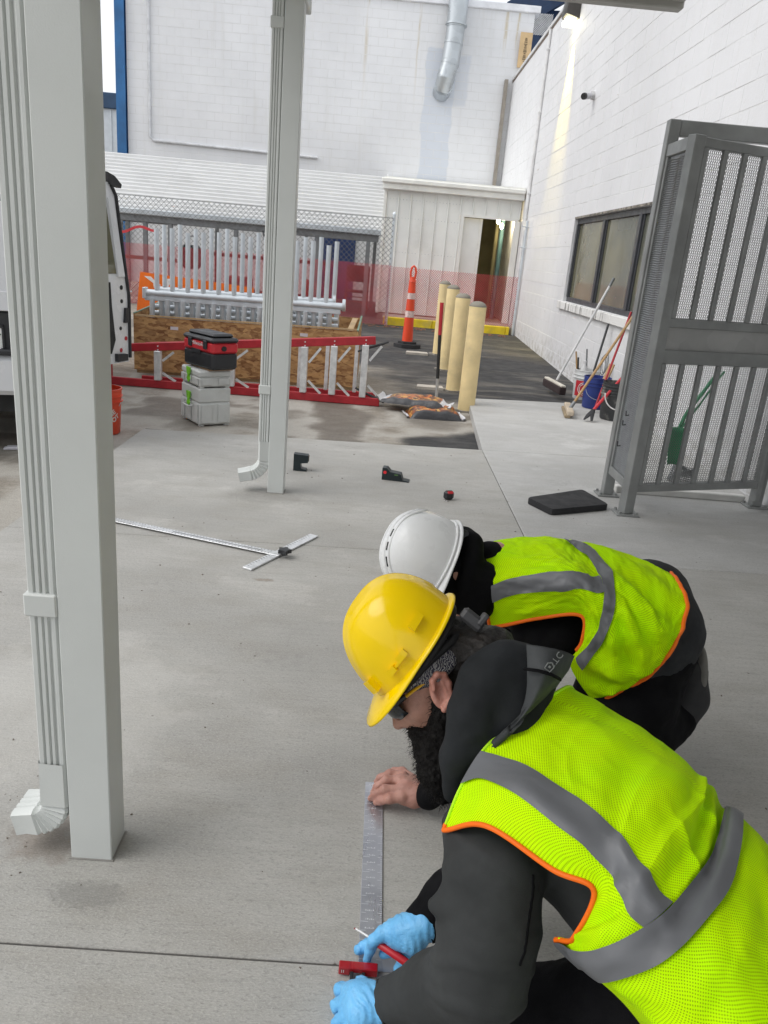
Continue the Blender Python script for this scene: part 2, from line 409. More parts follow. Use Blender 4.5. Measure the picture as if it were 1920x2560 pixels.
# ---- new pavement: cast panels with open joints
pave = bpy.data.objects.new('pavement', None); COL.objects.link(pave); pave['kind'] = 'structure'
def near_j(x): return 1.287
def mid_j(x): return 3.80 + .045 * (x - .07)
def far_j(x): return 6.22 + .080 * (x - .1)
def walk_end(x): return 8.84 + .20 * (x - 1.2)
GAP = .0026
def panel(x0, x1, fy0, fy1, mat, xl0=None, top=0.0, name='slab_panel'):
    c = []
    for x, fy, sx, sy in ((x0, fy0, 1, 1), (x1, fy0, -1, 1), (x1, fy1, -1, -1), (x0 if xl0 is None else xl0, fy1, 1, -1)):
        c.append((x + sx * GAP, fy(x) + sy * GAP))
    ctr = np.mean(c, 0); mb = MB(); b = .004
    inn = [tuple(npv(p) + np.sign(ctr - npv(p)) * b) for p in c]
    vs = [(*p, -.14) for p in c] + [(*p, top - b) for p in c] + [(*p, top) for p in inn]
    mb.add(vs, [(i, (i+1) % 4, 4 + (i+1) % 4, 4 + i) for i in range(4)] + [(4+i, 4 + (i+1) % 4, 8 + (i+1) % 4, 8+i) for i in range(4)] + [(8, 9, 10, 11)])
    return mb.build(name, mat, pave)
LX, JX, RX = -1.835, .93, 2.84
panel(LX, JX, lambda x: -5.0, near_j, M_SLAB); panel(JX, RX, lambda x: -5.0, near_j, M_SLAB)
panel(LX, JX, near_j, mid_j, M_SLAB); panel(JX, RX, near_j, mid_j, M_SLAB)
panel(LX, JX, mid_j, far_j, M_SLAB); panel(JX, RX, mid_j, far_j, M_WALK)
panel(JX, RX, far_j, walk_end, M_WALK, xl0=1.06)
mb = MB(); mb.box((LX + .01, -4.98, -.13), (RX - .01, 6.1, -.006)); mb.box((JX + .15, 6.1, -.13), (RX - .01, 8.75, -.006)); mb.build('joint_bed', M_JOINT, pave)

# ---- block walls
def project(P):
    q = (npv(P) - npv((0, 0, CAM_H))) @ CM
    if q[2] <= .05: return None
    return 960 + 1924 * q[0] / q[2], 1280 + 1924 * q[1] / q[2], q[2]
BL, BH, BJ = .4064, .2032, .010
_bcache = {}
def block_mesh(w, mat, axis):
    key = (round(w, 3), mat.name, axis)
    if key not in _bcache:
        mb = MB(); b = .004; t = .0024; w2, h2 = (w - BJ * .28) / 2, (BH - BJ * .50) / 2
        def pt(u, v, o): return (u, -o, v) if axis == 'x' else (-o, -u, v)
        vs = [pt(u*w2, v*h2, -.004) for u, v in ((-1,-1),(1,-1),(1,1),(-1,1))] + [pt(u*(w2-b), v*(h2-b), t) for u, v in ((-1,-1),(1,-1),(1,1),(-1,1))]
        mb.add(vs, [(4, 5, 6, 7)] + [(i, (i+1) % 4, 4+(i+1) % 4, 4+i) for i in range(4)])
        _bcache[key] = mb.mesh('block', mat)
    return _bcache[key]
def block_wall(parent, axis, plane, a0, a1, z0, z1, mat, holes=(), maxn=290):
    """axis 'x': wall faces -Y at y=plane, running along x; axis 'y': faces -X at x=plane, running along y"""
    items = []; row = 0; z = z0
    while z < z1 - .05:
        off = 0 if row % 2 == 0 else BL / 2
        a = a0 - off
        while a < a1 - .02:
            segs = [(max(a, a0), min(a + BL, a1))]
            for h in holes:
                if z + BH/2 > h[2] and z + BH/2 < h[3]:
                    ns = []
                    for s in segs:
                        if s[1] <= h[0] + .001 or s[0] >= h[1] - .001: ns.append(s)
                        else:
                            if s[0] < h[0]: ns.append((s[0], h[0]))
                            if s[1] > h[1]: ns.append((h[1], s[1]))
                    segs = ns
            for s in segs:
                w = s[1] - s[0]
                if w > .03:
                    c = ((s[0]+s[1])/2, plane, z + BH/2) if axis == 'x' else (plane, (s[0]+s[1])/2, z + BH/2)
                    q = project(c); vis = q is not None and -20 < q[0] < 1940 and -20 < q[1] < 2580
                    hid = False
                    items.append(((q[2] if vis else 1e6), w, c))
            a += BL
        z += BH; row += 1
    def blocked(c):   # parts of the wall that other things cover do not need single blocks
        return (axis == 'x' and c[2] < 3.3) or (axis == 'y' and c[1] < 6.4 and c[2] < 2.2)
    items.sort(key=lambda t: t[0] + (500 if blocked(t[2]) else 0))
    rest = MB()
    for i, (d, w, c) in enumerate(items):
        jit = .0012 * math.sin(i * 12.9898)
        cc = (c[0], c[1] + jit, c[2]) if axis == 'x' else (c[0] + jit, c[1], c[2])
        me = block_mesh(w, mat, axis)
        if i < maxn: link('block', me, parent, loc=cc)
        else: rest.add([npv(v.co) + npv(cc) for v in me.vertices], [tuple(p.vertices) for p in me.polygons])
    if rest.v: rest.build('block_field', mat, parent, kind='stuff')

def white_block_mat(name, base, patch=False):
    t = NT(name); x = t.sep()
    c = t.mix(t.ramp(t.noise((.5, .5, .35), 5, .6), .3, .7), mul3(base, .93), mul3(base, 1.04))
    runs = t.noise((5, 5, .35), 5, .65); c = t.mix(t.ramp(runs, .52, .78, 0, .30), c, (.60, .585, .54))
    c = t.mix(t.ramp(t.noise(9, 5, .7), .60, .75, 0, .35), c, (.62, .60, .55))
    if patch:  # grey-blue repaint below the duct, and rust runs
        def rect(x0, x1, z0, z1, e):
            nz = t.math('MULTIPLY', t.math('SUBTRACT', t.noise(1.4, 4), .5), .28)
            xx = t.math('ADD', x[0], nz); zz = t.math('ADD', x[2], nz)
            a = t.math('MULTIPLY', t.ramp(xx, x0, x0 + e), t.ramp(xx, x1 - e, x1, 1, 0)); b = t.math('MULTIPLY', t.ramp(zz, z0, z0 + e), t.ramp(zz, z1 - e, z1, 1, 0))
            return t.math('MULTIPLY', a, b)
        c = t.mix(t.math('MULTIPLY', rect(.60, 1.42, 3.0, 6.5, .05), .6), c, (.55, .60, .68))
        c = t.mix(t.math('MULTIPLY', rect(.95, 1.75, 5.2, 6.4, .08), .5), c, (.58, .62, .69))
        for cx_, z0, z1, w in ((2.55, 6.0, 7.0, .07), (2.85, 6.2, 7.05, .06), (-.9, 4.5, 7.6, .07), (-3.1, 5.6, 7.6, .06), (.4, 4.8, 7.6, .05)):
            g = t.math('MULTIPLY', t.ramp(t.math('ABSOLUTE', t.math('SUBTRACT', t.math('ADD', x[0], t.math('MULTIPLY', t.noise(3, 2), .05)), cx_)), 0, w, 1, 0), t.math('MULTIPLY', t.ramp(x[2], z0, z1), t.ramp(t.noise((20, 20, 1.2), 3), .35, .6)))
            c = t.mix(t.math('MULTIPLY', g, .65), c, (.50, .40, .22))
    else:      # damp foot of the wall, rusty cracks
        foot = t.math('MULTIPLY', t.ramp(x[2], .0, .55, 1, 0), t.ramp(t.noise(7, 6, .7), .42, .62)); c = t.mix(t.math('MULTIPLY', foot, .55), c, (.34, .32, .28))
        cr = t.math('MULTIPLY', t.ramp(t.noise((3, 2.2, 9), 6, .75), .655, .70), t.ramp(t.noise(1.1, 2), .5, .62)); c = t.mix(t.math('MULTIPLY', cr, .7), c, (.33, .25, .20))
    h = t.math('ADD', t.noise(28, 5, .7), t.math('MULTIPLY', t.noise(120, 3), .4))
    return t.fin(c, .62, 0, t.bump(h, .003), Specular_IOR_Level=.35)
M_WALL = white_block_mat('white_painted_block', (.72, .72, .73)); M_WALLB = white_block_mat('white_painted_block_far', (.77, .775, .79), True)
M_MORT = MAT('painted_mortar', (.70, .70, .70), .7, var=.08, vs=4)
M_FRAME = MAT('dark_window_frame', (.045, .048, .055), .45); M_CAPW = MAT('weathered_flashing', (.62, .62, .62), .5, dirt=.6)

RWX = 2.85
WY0, WY1, WZ0, WZ1 = 7.78, 12.66, 1.02, 2.239
rb = thing('block_building', 'white painted block building with dark three-pane window and wall lamp', 'building')
mb = MB()                                        # the body of the wall behind the blocks, with the window opening
def rw(y0, y1, z0, z1): mb.box((RWX, y0, z0), (RWX + .3, y1, z1))
rw(-8, WY0, -.3, 5.9); rw(WY1, 22.6, -.3, 5.9); rw(WY0, WY1, -.3, WZ0); rw(WY0, WY1, WZ1, 5.9)
mb.build('wall', M_MORT, rb)
mb = MB(); mb.box((RWX + .3, -8, 5.5), (9, 26, 5.7)); mb.build('roof', M_CAPW, rb)
block_wall(rb, 'y', RWX, 12.66 - BL * 22, 21.98, .0044 - BH, 5.88, M_WALL, holes=[(WY0, WY1, WZ0 - .12, WZ1)])
mb = MB(); mb.box((RWX - .03, -8, 5.905), (RWX + .34, 22.5, 5.975), .006); mb.build('parapet_cap', M_CAPW, rb)
mb = MB(); mb.box((RWX - .008, -8, 5.86), (RWX - .001, 22.5, 5.904)); mb.build('drip_strip', MAT('brown_drip_strip', (.16, .12, .09), .8), rb)
# window: frame, mullions, panes, sill
win = MB()
fx0, fx1 = RWX + .05, RWX + .13
win.box((fx0, WY0, WZ0), (fx1, WY1, WZ0 + .07), .004); win.box((fx0, WY0, WZ1 - .075), (fx1, WY1, WZ1), .004)
edges = [WY1, 11.09, 9.52, WY0]
for i, e in enumerate(edges):
    lo, hi = (e - .075, e) if i == 0 else ((e, e + .075) if i == 3 else (e - .05, e + .05))
    win.box((fx0 - .012, lo, WZ0 + .07), (fx1 + .002, hi, WZ1 - .075), .004)
wo = win.build('window', M_FRAME, rb)
def pane_mat():
    t = NT('window_glass'); c = t.mix(t.ramp(t.noise((.5, .6, .9), 3), .35, .65), (.10, .105, .085), (.17, .16, .10))
    return t.fin(c, .04, 0, t.bump(t.noise(1.3, 2), .004), IOR=1.5, Specular_IOR_Level=.5)
M_GLASS = pane_mat()
for i in range(3):
    lo, hi = edges[i+1] + .05, edges[i] - .05
    p = MB(); p.box((fx0 + .03, lo, WZ0 + .06), (fx0 + .038, hi, WZ1 - .07)); p.build('pane', M_GLASS, wo)
    for q in (lo, hi - .035):
        p = MB(); p.box((fx0 + .012, q, WZ0 + .0701), (fx0 + .029, q + .035, WZ1 - .0751), .003); p.build('sash', M_FRAME, wo)
def sill_mat():
    t = NT('stained_sill'); st = t.math('MULTIPLY', t.ramp(t.noise((26, 9, 1.0), 5, .75), .50, .64), t.ramp(t.noise((2, 1.3, .5), 3), .42, .6))
    return t.fin(t.mix(st, (.72, .71, .69), (.09, .085, .075)), .75, 0, t.bump(t.noise(40, 4), .004))
M_SILL = sill_mat()
y = WY1 + .16; i = 0
while y > WY0:
    b = MB(); b.box((RWX - .055, max(y - .62, WY0 - .1), .90), (RWX + .05, y - .006, 1.015), .008); b.build('sill_stone', M_SILL, rb); y -= .62
mb = MB(); mb.box((RWX - .0055, WY0, WZ1 + .001), (RWX + .05, WY1, WZ1 + .028)); mb.build('lintel_flashing', MAT('rotted_lintel', (.22, .20, .17), .9, var=.6, vs=14), rb)

# far building, facing the camera
BWY = 22.0
bbd = thing('warehouse_building', 'tall white block building behind the lean-to with rust-streaked wall', 'building')
mb = MB(); mb.box((-6.92, BWY, -.1), (3.2, BWY + .4, 7.5)); mb.build('wall', M_MORT, bbd)
block_wall(bbd, 'x', BWY, -6.92, 3.2, .1, 7.45, M_WALLB)
mb = MB(); mb.box((-6.98, BWY - .07, 7.43), (3.32, BWY + .45, 7.58), .01); mb.build('coping', MAT('white_coping', (.80, .81, .84), .4, dirt=.3, vs=2), bbd)
# steel column at the corner
M_BLUE = MAT('blue_painted_steel', (.02, .13, .33), .45, var=.2, vs=2, dirt=.15)
sc_ = MB(); sc_.box((-7.17, BWY - .12, .0), (-6.93, BWY - .10, 8.6)); sc_.box((-7.17, BWY + .10, .0), (-6.93, BWY + .12, 8.6)); sc_.box((-7.06, BWY - .10, .0), (-7.04, BWY + .10, 8.6))
tag(sc_.build('steel_column', M_BLUE), 'blue painted steel column at the end of the tall white wall', 'column')
# metal-sided hall farther off
hall = thing('metal_hall', 'pale metal-sided hall with dark blue eave band beyond the blue column', 'building')
M_PALE = MAT('pale_siding', (.60, .64, .68), .5, var=.05)
mb = MB(); mb.box((-22, 27, -.1), (-7.3, 27.3, 5.15)); mb.build('wall', M_PALE, hall)
mb = MB(); mb.box((-22, 26.9, 5.1), (-7.2, 27.4, 5.55), .02); mb.build('eave_band', MAT('dark_blue_band', (.02, .06, .13), .5), hall)
for i in range(40):
    mb = MB(); mb.box((-22 + i * .37, 26.97, 0), (-21.95 + i * .37, 26.999, 5.09)); mb.build('siding_rib', M_PALE, hall)
# blue steel work over the roof of the block building
fr = thing('roof_steel_frame', 'blue steel frame with open trusses above the block building roof', 'steel frame')
M_NAVY = MAT('navy_steel', (.012, .035, .09), .5)
def fpart(n, f, m=M_BLUE): b = MB(); f(b); b.build(n, m, fr)
fpart('column', lambda b: b.box((4.55, 24.0, 5.7), (5.4, 24.4, 14)))
fpart('beam', lambda b: b.bar((3.0, 25, 8.1), (6.6, 25, 10.4), .3, .75), M_NAVY)
fpart('beam', lambda b: b.bar((2.2, 25.6, 8.0), (7.0, 25.6, 8.2), .3, .8), M_NAVY)
fpart('grating', lambda b: lattice(b, (3.35, 23.5, 7.35), (1, 0, 0), (0, 0, 1), .55, .5, .05, .05, .018), M_CAPW)
for k in range(4): fpart('brace', lambda b: b.cyl((3.1 + .28*k, 23.2, 5.9 + .18*k), (3.55 + .28*k, 23.2, 6.9 + .18*k), .025, n=6), MAT('dark_brace', (.10, .10, .11), .6))
fpart('cross_rail', lambda b: b.bar((3.2, 23.3, 6.45), (4.4, 23.3, 7.3), .05, .09), M_CAPW)
fpart('post', lambda b: b.box((3.35, 24.5, 5.7), (3.75, 24.8, 7.6)), M_NAVY)

# ---- fixtures on the walls
wlamp = thing('wall_lamp', 'lit bronze wall pack lamp high on the white block wall', 'lamp')
LY, LZ = 14.72, 5.40
mb = MB(); prof = [(.0, .0), (-.23, .06), (-.24, .12), (-.20, .42), (-.10, .58), (0, .60)]
vs = []
for yy, sc2 in ((-.19, .92), (-.15, 1), (.15, 1), (.19, .92)): vs.append([(RWX - .004 + px * sc2, LY + yy, LZ + pz) for px, pz in prof])
mb.sheet(vs); n = len(prof)
for yy in (0, 3): mb.add(vs[yy], [tuple(range(n))])
mb.build('lamp_housing', MAT('bronze_housing', (.05, .045, .04), .5), wlamp, 40)
t = NT('lamp_lens'); t.fin((1, .95, .7), .3, Emission_Color=(1, .93, .62), Emission_Strength=9.0)
mb = MB(); mb.box((RWX - .22, LY - .15, LZ - .06), (RWX - .04, LY + .15, LZ + .02), .015); mb.build('lens', t.mat, wlamp)
ld = bpy.data.lights.new('wall_lamp_light', 'SPOT'); ld.energy = 480; ld.color = (1, .78, .10); ld.spot_size = rad(48); ld.spot_blend = .9; ld.shadow_soft_size = .03
lo_ = bpy.data.objects.new('wall_lamp_light', ld); COL.objects.link(lo_); lo_.parent = wlamp; lo_.location = (RWX - .16, LY, LZ - .09)
lo_.rotation_euler = Vector((-.17, 0, 1)).to_track_quat('Z', 'Y').to_euler()
sc3 = thing('security_camera', 'small dark bullet camera on the white block wall', 'camera')
mb = MB(); mb.cyl((RWX - .003, 12.62, 3.93), (RWX - .05, 12.62, 3.93), .06); mb.build('mount', M_CAPW, sc3, 40)
mb = MB(); mb.cyl((RWX - .05, 12.62, 3.93), (RWX - .17, 12.50, 3.89), .042, .045, 16); mb.build('housing', MAT('camera_housing', (.5, .5, .52), .4), sc3, 40)
mb = MB(); mb.cyl((RWX - .168, 12.502, 3.891), (RWX - .190, 12.480, 3.884), .047, .045, 16); mb.build('lens_hood', MAT('camera_black', (.015, .015, .017), .3), sc3, 40)
M_PIPEW = MAT('white_conduit', (.70, .70, .70), .45)
mb = MB(); mb.cyl((RWX - .035, 17.05, .1), (RWX - .035, 17.05, 5.86), .028, n=10)
for z in (1.2, 2.9, 4.4, 5.5): mb.box((RWX - .07, 17.01, z), (RWX - .001, 17.09, z + .03))
tag(mb.build('conduit', M_PIPEW, None, 40), 'white vertical conduit clipped up the block wall beside the lean-to', 'pipe')
mb = MB(); mb.tube([(-6.35, BWY - .04, 7.4), (-6.35, BWY - .04, 3.88), (-6.25, BWY - .04, 3.78), (-2.0, BWY - .04, 3.72)], .035, 10)
tag(mb.build('bent_conduit', MAT('pale_conduit', (.66, .67, .69), .4), None, 40), 'white conduit bending along the tall wall above the shelter roof', 'pipe')
mb = MB(); mb.box((2.63, BWY - .19, 3.4), (2.71, BWY - .03, 5.9)); tag(mb.build('corner_downpipe', MAT('brown_grey_pipe', (.30, .27, .23), .7)), 'brown-grey downpipe in the corner of the two white walls', 'pipe')
# galvanised duct
M_GALV = None
def galv(name, base=(.56, .58, .60), rough=.38, sp=14, metal=.85):
    t = NT(name); v = t.voro(sp); n_ = t.noise(sp * .3, 4)
    c = t.mix(t.ramp(v.outputs['Color'], .2, .8), mul3(base, .93), mul3(base, 1.06)); c = t.mix(t.ramp(n_, .5, .75, 0, .35), c, mul3(base, .75))
    return t.fin(c, t.ramp(n_, .3, .7, rough - .1, rough + .15), metal, t.bump(t.noise(30, 3), .001))
M_GALV = galv('galvanised_sheet', (.50, .53, .55), .36, 5, .8); M_GALVT = MAT('galvanised_tube', (.62, .66, .69), .36, .40, var=.07, vs=9); M_STEELD = galv('weathered_steel', (.22, .23, .235), .55, 22, .55)
duct = thing('exhaust_duct', 'galvanised round exhaust duct running up the tall white wall', 'duct')
dy = BWY - .30
segs = [((1.07, BWY - .02, 5.52), (1.10, dy + .05, 5.60)), ((1.085, dy + .10, 5.56), (1.13, dy, 5.80)), ((1.13, dy, 5.80), (1.20, dy, 6.10)), ((1.20, dy, 6.10), (1.24, dy, 6.55)), ((1.24, dy, 6.55), (1.26, dy, 6.95)), ((1.26, dy, 6.95), (1.27, dy, 9.2))]
for i, (a, b) in enumerate(segs):
    mb = MB(); ex = unit(npv(b) - npv(a)) * .05; mb.cyl(npv(a) - ex, npv(b) + ex, .225 if i < 5 else .24, n=24); mb.build('duct_section', M_GALV, duct, 40)
    mb = MB(); e = npv(b); mb.cyl(e - unit(npv(b) - npv(a)) * .02, e + unit(npv(b) - npv(a)) * .02, .235 if i < 4 else .27, n=24); mb.build('collar', M_GALV, duct, 40)
# plywood notice
no = thing('plywood_notice', 'tan plywood notice board with faded vertical lettering by the roof corner', 'notice')
mb = MB(); mb.box((2.89, BWY - .12, 6.20), (3.19, BWY - .08, 6.98), .006); mb.build('board', MAT('tan_plywood', (.62, .44, .24), .7, vs=3), no)
mb = MB(); mb.box((3.01, BWY - .079, 6.0), (3.07, BWY - .02, 6.9)); mb.build('bracket', M_CAPW, no)
mb = MB()
for k in range(13):
    z = 6.33 + k * .042; w_ = .05 + .012 * ((k * 7) % 4)
    mb.box((3.04 - w_ / 2, BWY - .1225, z), (3.04 + w_ / 2, BWY - .1202, z + .026 + .006 * (k % 3)))
mb.build('faded_lettering', MAT('faded_ink', (.22, .16, .09), .8), no, kind='stuff')

# ---------------------------------------------------------------- lean-to with sliding door
M_SHED = MAT('cream_siding', (.80, .81, .78), .5, var=.05, vs=1.5, dirt=.25, dirtcol=(.42, .39, .33)); M_SHEDT = MAT('cream_trim', (.80, .80, .76), .45, var=.06, vs=2, dirt=.3)
SY = 17.75
lt = thing('lean_to_shed', 'cream ribbed metal lean-to with sliding door half open and lit inside', 'shed')
def lp(n, m, f, **k): b = MB(); f(b); return b.build(n, m, lt, **k)
DX0, DX1, DZ = 1.58, 2.72, 2.42
x = -.08
while x < RWX - .05:                                       # one siding panel after another
    x1 = min(x + .2683, RWX - .04); z0 = .26
    if x1 > DX0 + .02: z0 = DZ
    def pan(b, x=x, x1=x1, z0=z0):
        b.box((x, SY, z0), (x1 - .002, SY + .02, 2.80)); b.box((x1 - .035, SY - .028, z0), (x1 - .004, SY - .001, 2.80), .006)
    lp('siding_panel', M_SHED, pan); x = x1
lp('corner_trim', M_SHEDT, lambda b: b.box((-.15, SY - .04, .24), (-.085, SY + 4.2, 2.85), .006))
lp('side_wall', M_SHED, lambda b: b.box((-.14, SY + .03, .24), (-.10, 21.9, 3.0)))
lp('eave_trim', M_SHEDT, lambda b: b.box((-.19, SY - .16, 2.80), (RWX - .02, SY + .1, 2.94), .012))
lp('gutter', M_SHEDT, lambda b: b.box((-.22, SY - .22, 2.92), (RWX - .02, SY - .10, 3.02), .02))
lp('roof', M_SHEDT, lambda b: b.bar((1.33, SY - .15, 3.03), (1.33, 21.95, 3.42), 3.0, .03))
lp('screw_row', M_GALV, lambda b: [b.box((-.02 + .0713*k, SY - .004, z), (-.008 + .0713*k, SY + .001, z + .012)) for z in (2.62, 2.25, 1.55, .9) for k in range(22)], kind='stuff')
lp('door_header', M_SHEDT, lambda b: b.box((DX0 - .05, SY - .03, DZ - .03), (DX1 + .05, SY + .03, DZ + .02)))
lp('door_jamb', M_SHEDT, lambda b: b.box((DX0 - .05, SY - .03, .24), (DX0 + .03, SY + .08, DZ - .031), .004))
lp('door_jamb', M_SHEDT, lambda b: b.box((DX1 - .02, SY - .03, .24), (RWX - .02, SY + .08, DZ - .031), .004))
dr = lp('sliding_door', M_SHED, lambda b: b.box((DX0 + .04, SY + .09, .25), (2.02, SY + .14, DZ - .04), .004))
b = MB(); b.box((1.955, SY + .075, .25), (2.025, SY + .0895, DZ - .04), .003); b.build('stile', M_SHEDT, dr)
M_OLIVE = MAT('olive_plaster', (.16, .145, .08), .8, var=.2, vs=2); M_DARK = MAT('dark_interior', (.02, .02, .02), .8)
lp('inner_wall', M_OLIVE, lambda b: b.box((-.05, 20.9, .24), (RWX - .02, 20.95, 3.2))); lp('floor', MAT('shed_floor', (.24, .21, .18), .85), lambda b: b.box((-.1, SY, .1), (RWX - .02, 21.9, .245)))
lp('inner_cladding', MAT('silver_cladding', (.50, .51, .52), .45), lambda b: b.box((RWX - .06, SY + .15, .25), (RWX - .03, 20.8, 2.9)))
pk = thing('pipe_stack', 'grey vertical pipe with two bare lit bulbs inside the lean-to doorway', 'pipe')
for px_, py_, r_, m_ in ((2.50, 18.9, .045, M_OLIVE), (2.60, 18.8, .05, MAT('teal_pipe', (.10, .20, .23), .4))):
    b = MB(); b.cyl((px_, py_, .25), (px_, py_, 2.75), r_, n=12); b.build('pipe', m_, pk, 40)
t = NT('warm_bulb'); t.fin((1, .9, .6), .3, Emission_Color=(1, .88, .55), Emission_Strength=14.0)
for bx, by, bz in ((2.46, 18.55, 2.40), (2.545, 18.55, 2.30)):
    b = MB(); b.lathe([(.001, .07), (.03, .055), (.045, .02), (.04, -.02), (.02, -.055), (.001, -.065)], (bx, by, bz), 12); b.build('bulb', t.mat, pk, 180)
    ld = bpy.data.lights.new('bulb_light', 'POINT'); ld.energy = 9; ld.color = (1, .82, .5); ld.shadow_soft_size = .05
    o = bpy.data.objects.new('bulb_light', ld); COL.objects.link(o); o.parent = pk; o.location = (bx, by - .12, bz)
# platform and yellow kerb in front
mb = MB(); mb.box((.02, 16.80, .0), (RWX - .03, SY, .235), .01); o = mb.build('platform', MAT('platform_concrete', (.36, .31, .27), .85, vs=3, dirt=.4)); o['kind'] = 'structure'
M_YEL = MAT('yellow_kerb_paint', (.78, .58, .02), .55, vs=5, dirt=.45, dirtcol=(.35, .30, .2))
x = .04
while x < 2.7:
    b = MB(); b.box((x, 16.66, .03), (min(x + .52, 2.72) - .006, 16.797, .245), .012); b.build('kerb_stone', M_YEL, o); x += .52

# ---------------------------------------------------------------- shelter with ribbed roof
M_ROOF = MAT('white_ribbed_roof', (.80, .80, .80), .42, var=.05, vs=1.2, dirt=.2, dirtcol=(.5, .5, .47))
_n = M_ROOF.node_tree; _tr = _n.nodes.new('ShaderNodeBsdfTranslucent'); _tr.inputs[0].default_value = (.75, .76, .74, 1); _mx = _n.nodes.new('ShaderNodeMixShader'); _mx.inputs[0].default_value = .28   # thin milky sheet lets light through
_n.links.new(_n.nodes['Principled BSDF'].outputs[0], _mx.inputs[1]); _n.links.new(_tr.outputs[0], _mx.inputs[2]); _n.links.new(_mx.outputs[0], _n.nodes['Material Output'].inputs[0])
sh = thing('roofed_shelter', 'low open shelter with white ribbed metal roof on steel posts', 'shelter')
EY, EZ, TY, TZ = 18.0, 1.96, 20.3, 3.245
def rp(x, s, n=0):
    return (x, EY + (TY - EY) * s - n * .36, EZ + (TZ - EZ) * s + n * .93)
NR = 15
for sx0, sx1 in ((-7.4, -5.1), (-5.1, -2.6), (-2.6, -.14)):          # roof sheets, ribs across the slope
    rows = []
    for i in range(NR):
        for s_, hgt in ((.02, 0), (.30, 0), (.42, .045), (.68, .045), (.80, 0)):
            rows.append([rp(sx0 + .004, (i + s_) / NR, hgt), rp(sx1 - .004, (i + s_) / NR, hgt)])
    b = MB(); b.sheet(rows); b.build('roof_sheet', M_ROOF, sh)
def sp(n, m, f, **k): b = MB(); f(b); return b.build(n, m, sh, **k)
sp('eave_gutter', M_GALV, lambda b: b.box((-7.45, EY - .10, EZ - .10), (-.12, EY + .02, EZ + .02), .015))
sp('eave_beam', M_STEELD, lambda b: b.box((-7.3, EY + .03, EZ - .24), (-.2, EY + .16, EZ - .02), .01))
sp('end_trim', M_ROOF, lambda b: b.bar(rp(-.12, .0, .02), rp(-.12, 1, .02), .03, .14))
for x in (-5.9, -5.35, -4.8, -3.35, -1.55, -.42): sp('post', M_STEELD, lambda b: b.box((x - .045, EY + .04, .1), (x + .045, EY + .14, EZ - .241), .006))
for x in (-6.4, -4.2, -2.0, -.3): sp('rear_post', M_STEELD, lambda b: b.box((x - .04, 20.1, .1), (x + .04, 20.2, 3.1), .006))
sp('rail', MAT('red_brown_rail', (.20, .11, .09), .7), lambda b: b.box((-6.6, EY + .20, .92), (-4.7, EY + .26, 1.0)))
sp('rail', M_STEELD, lambda b: b.box((-6.6, EY + .20, 1.70), (-4.7, EY + .26, 1.78)))
# things under the shelter
mb = MB(); mb.box((-1.95, BWY - .05, .15), (-.85, BWY - .006, 2.3), .01); bd = mb.build('blue_door', MAT('navy_door', (.015, .04, .14), .5)); tag(bd, 'dark blue door in the tall wall behind the shelter', 'door')
mb = MB(); mb.box((-1.62, BWY - .13, 2.0), (-1.18, BWY - .06, 2.26), .01); mb.build('door_lamp_box', MAT('tan_box', (.45, .42, .34), .6), bd)
ba = thing('black_bag', 'black bag with looped handle hanging under the shelter roof', 'bag')
mb = MB(); mb.box((-4.62, 18.3, .80), (-4.20, 18.5, 1.32), .06); mb.build('bag_body', M_DARK, ba)
mb = MB(); mb.tube([(-4.55, 18.4, 1.28), (-4.52, 18.4, 1.45), (-4.40, 18.4, 1.52), (-4.28, 18.4, 1.45), (-4.26, 18.4, 1.28)], .012, 6); mb.build('handle', M_DARK, ba)
mb = MB(); mb.tube([(-2.75, 17.98, 1.75), (-2.7, 17.97, 1.6), (-2.55, 17.96, 1.5), (-2.35, 17.96, 1.55), (-2.25, 17.97, 1.75)], .018, 6); tag(mb.build('hanging_hose', M_DARK), 'black hose loop hanging from the shelter beam', 'hose')
mc = thing('yard_cart', 'dark handcart with red tubs parked under the shelter', 'cart', (-2.9, 19.4, .14))
M_REDP = MAT('red_plastic', (.20, .03, .022), .5)
for (bx, w_, h_) in ((-.6, .6, .30), (.35, .5, .22), (1.15, .4, .36)): b = MB(); b.box((bx - w_/2, -.3, .25), (bx + w_/2, .3, .25 + h_), .04); b.build('tub', M_REDP, mc)
b = MB(); b.box((-1.2, -.35, .18), (1.6, .35, .245), .01); b.build('deck', M_DARK, mc)
for bx in (-1.0, 1.4):
    for by in (-.3, .3): b = MB(); b.cyl((bx, by - .03, .09), (bx, by + .03, .09), .09, n=16); b.build('wheel', M_DARK, mc)
b = MB(); b.bar((-1.15, 0, .3), (-1.15, 0, 1.1), .06, .06); b.bar((-1.15, -.3, 1.02), (1.5, -.3, 1.02), .05, .08); b.bar((1.5, -.3, .3), (1.5, -.3, 1.06), .06, .06); b.build('handrail', M_DARK, mc)
wb = thing('steel_chair', 'red framed chair with dark seat back beside the lean-to wall', 'chair', (-.62, 18.6, .14))
for bx in (-.25, .25):
    for by in (-.2, .2): b = MB(); b.cyl((bx, by, 0), (bx, by, .45 if by < 0 else .95), .018, n=6); b.build('leg', M_REDP, wb)
b = MB(); b.box((-.27, -.22, .45), (.27, .22, .50), .01); b.build('seat', M_DARK, wb); b = MB(); b.box((-.27, .18, .68), (.27, .23, 1.05), .02); b.build('backrest', M_DARK, wb)
for z in (.25, .36): b = MB(); b.cyl((-.25, -.2, z), (.25, -.2, z), .012, n=6); b.build('stretcher', M_REDP, wb)

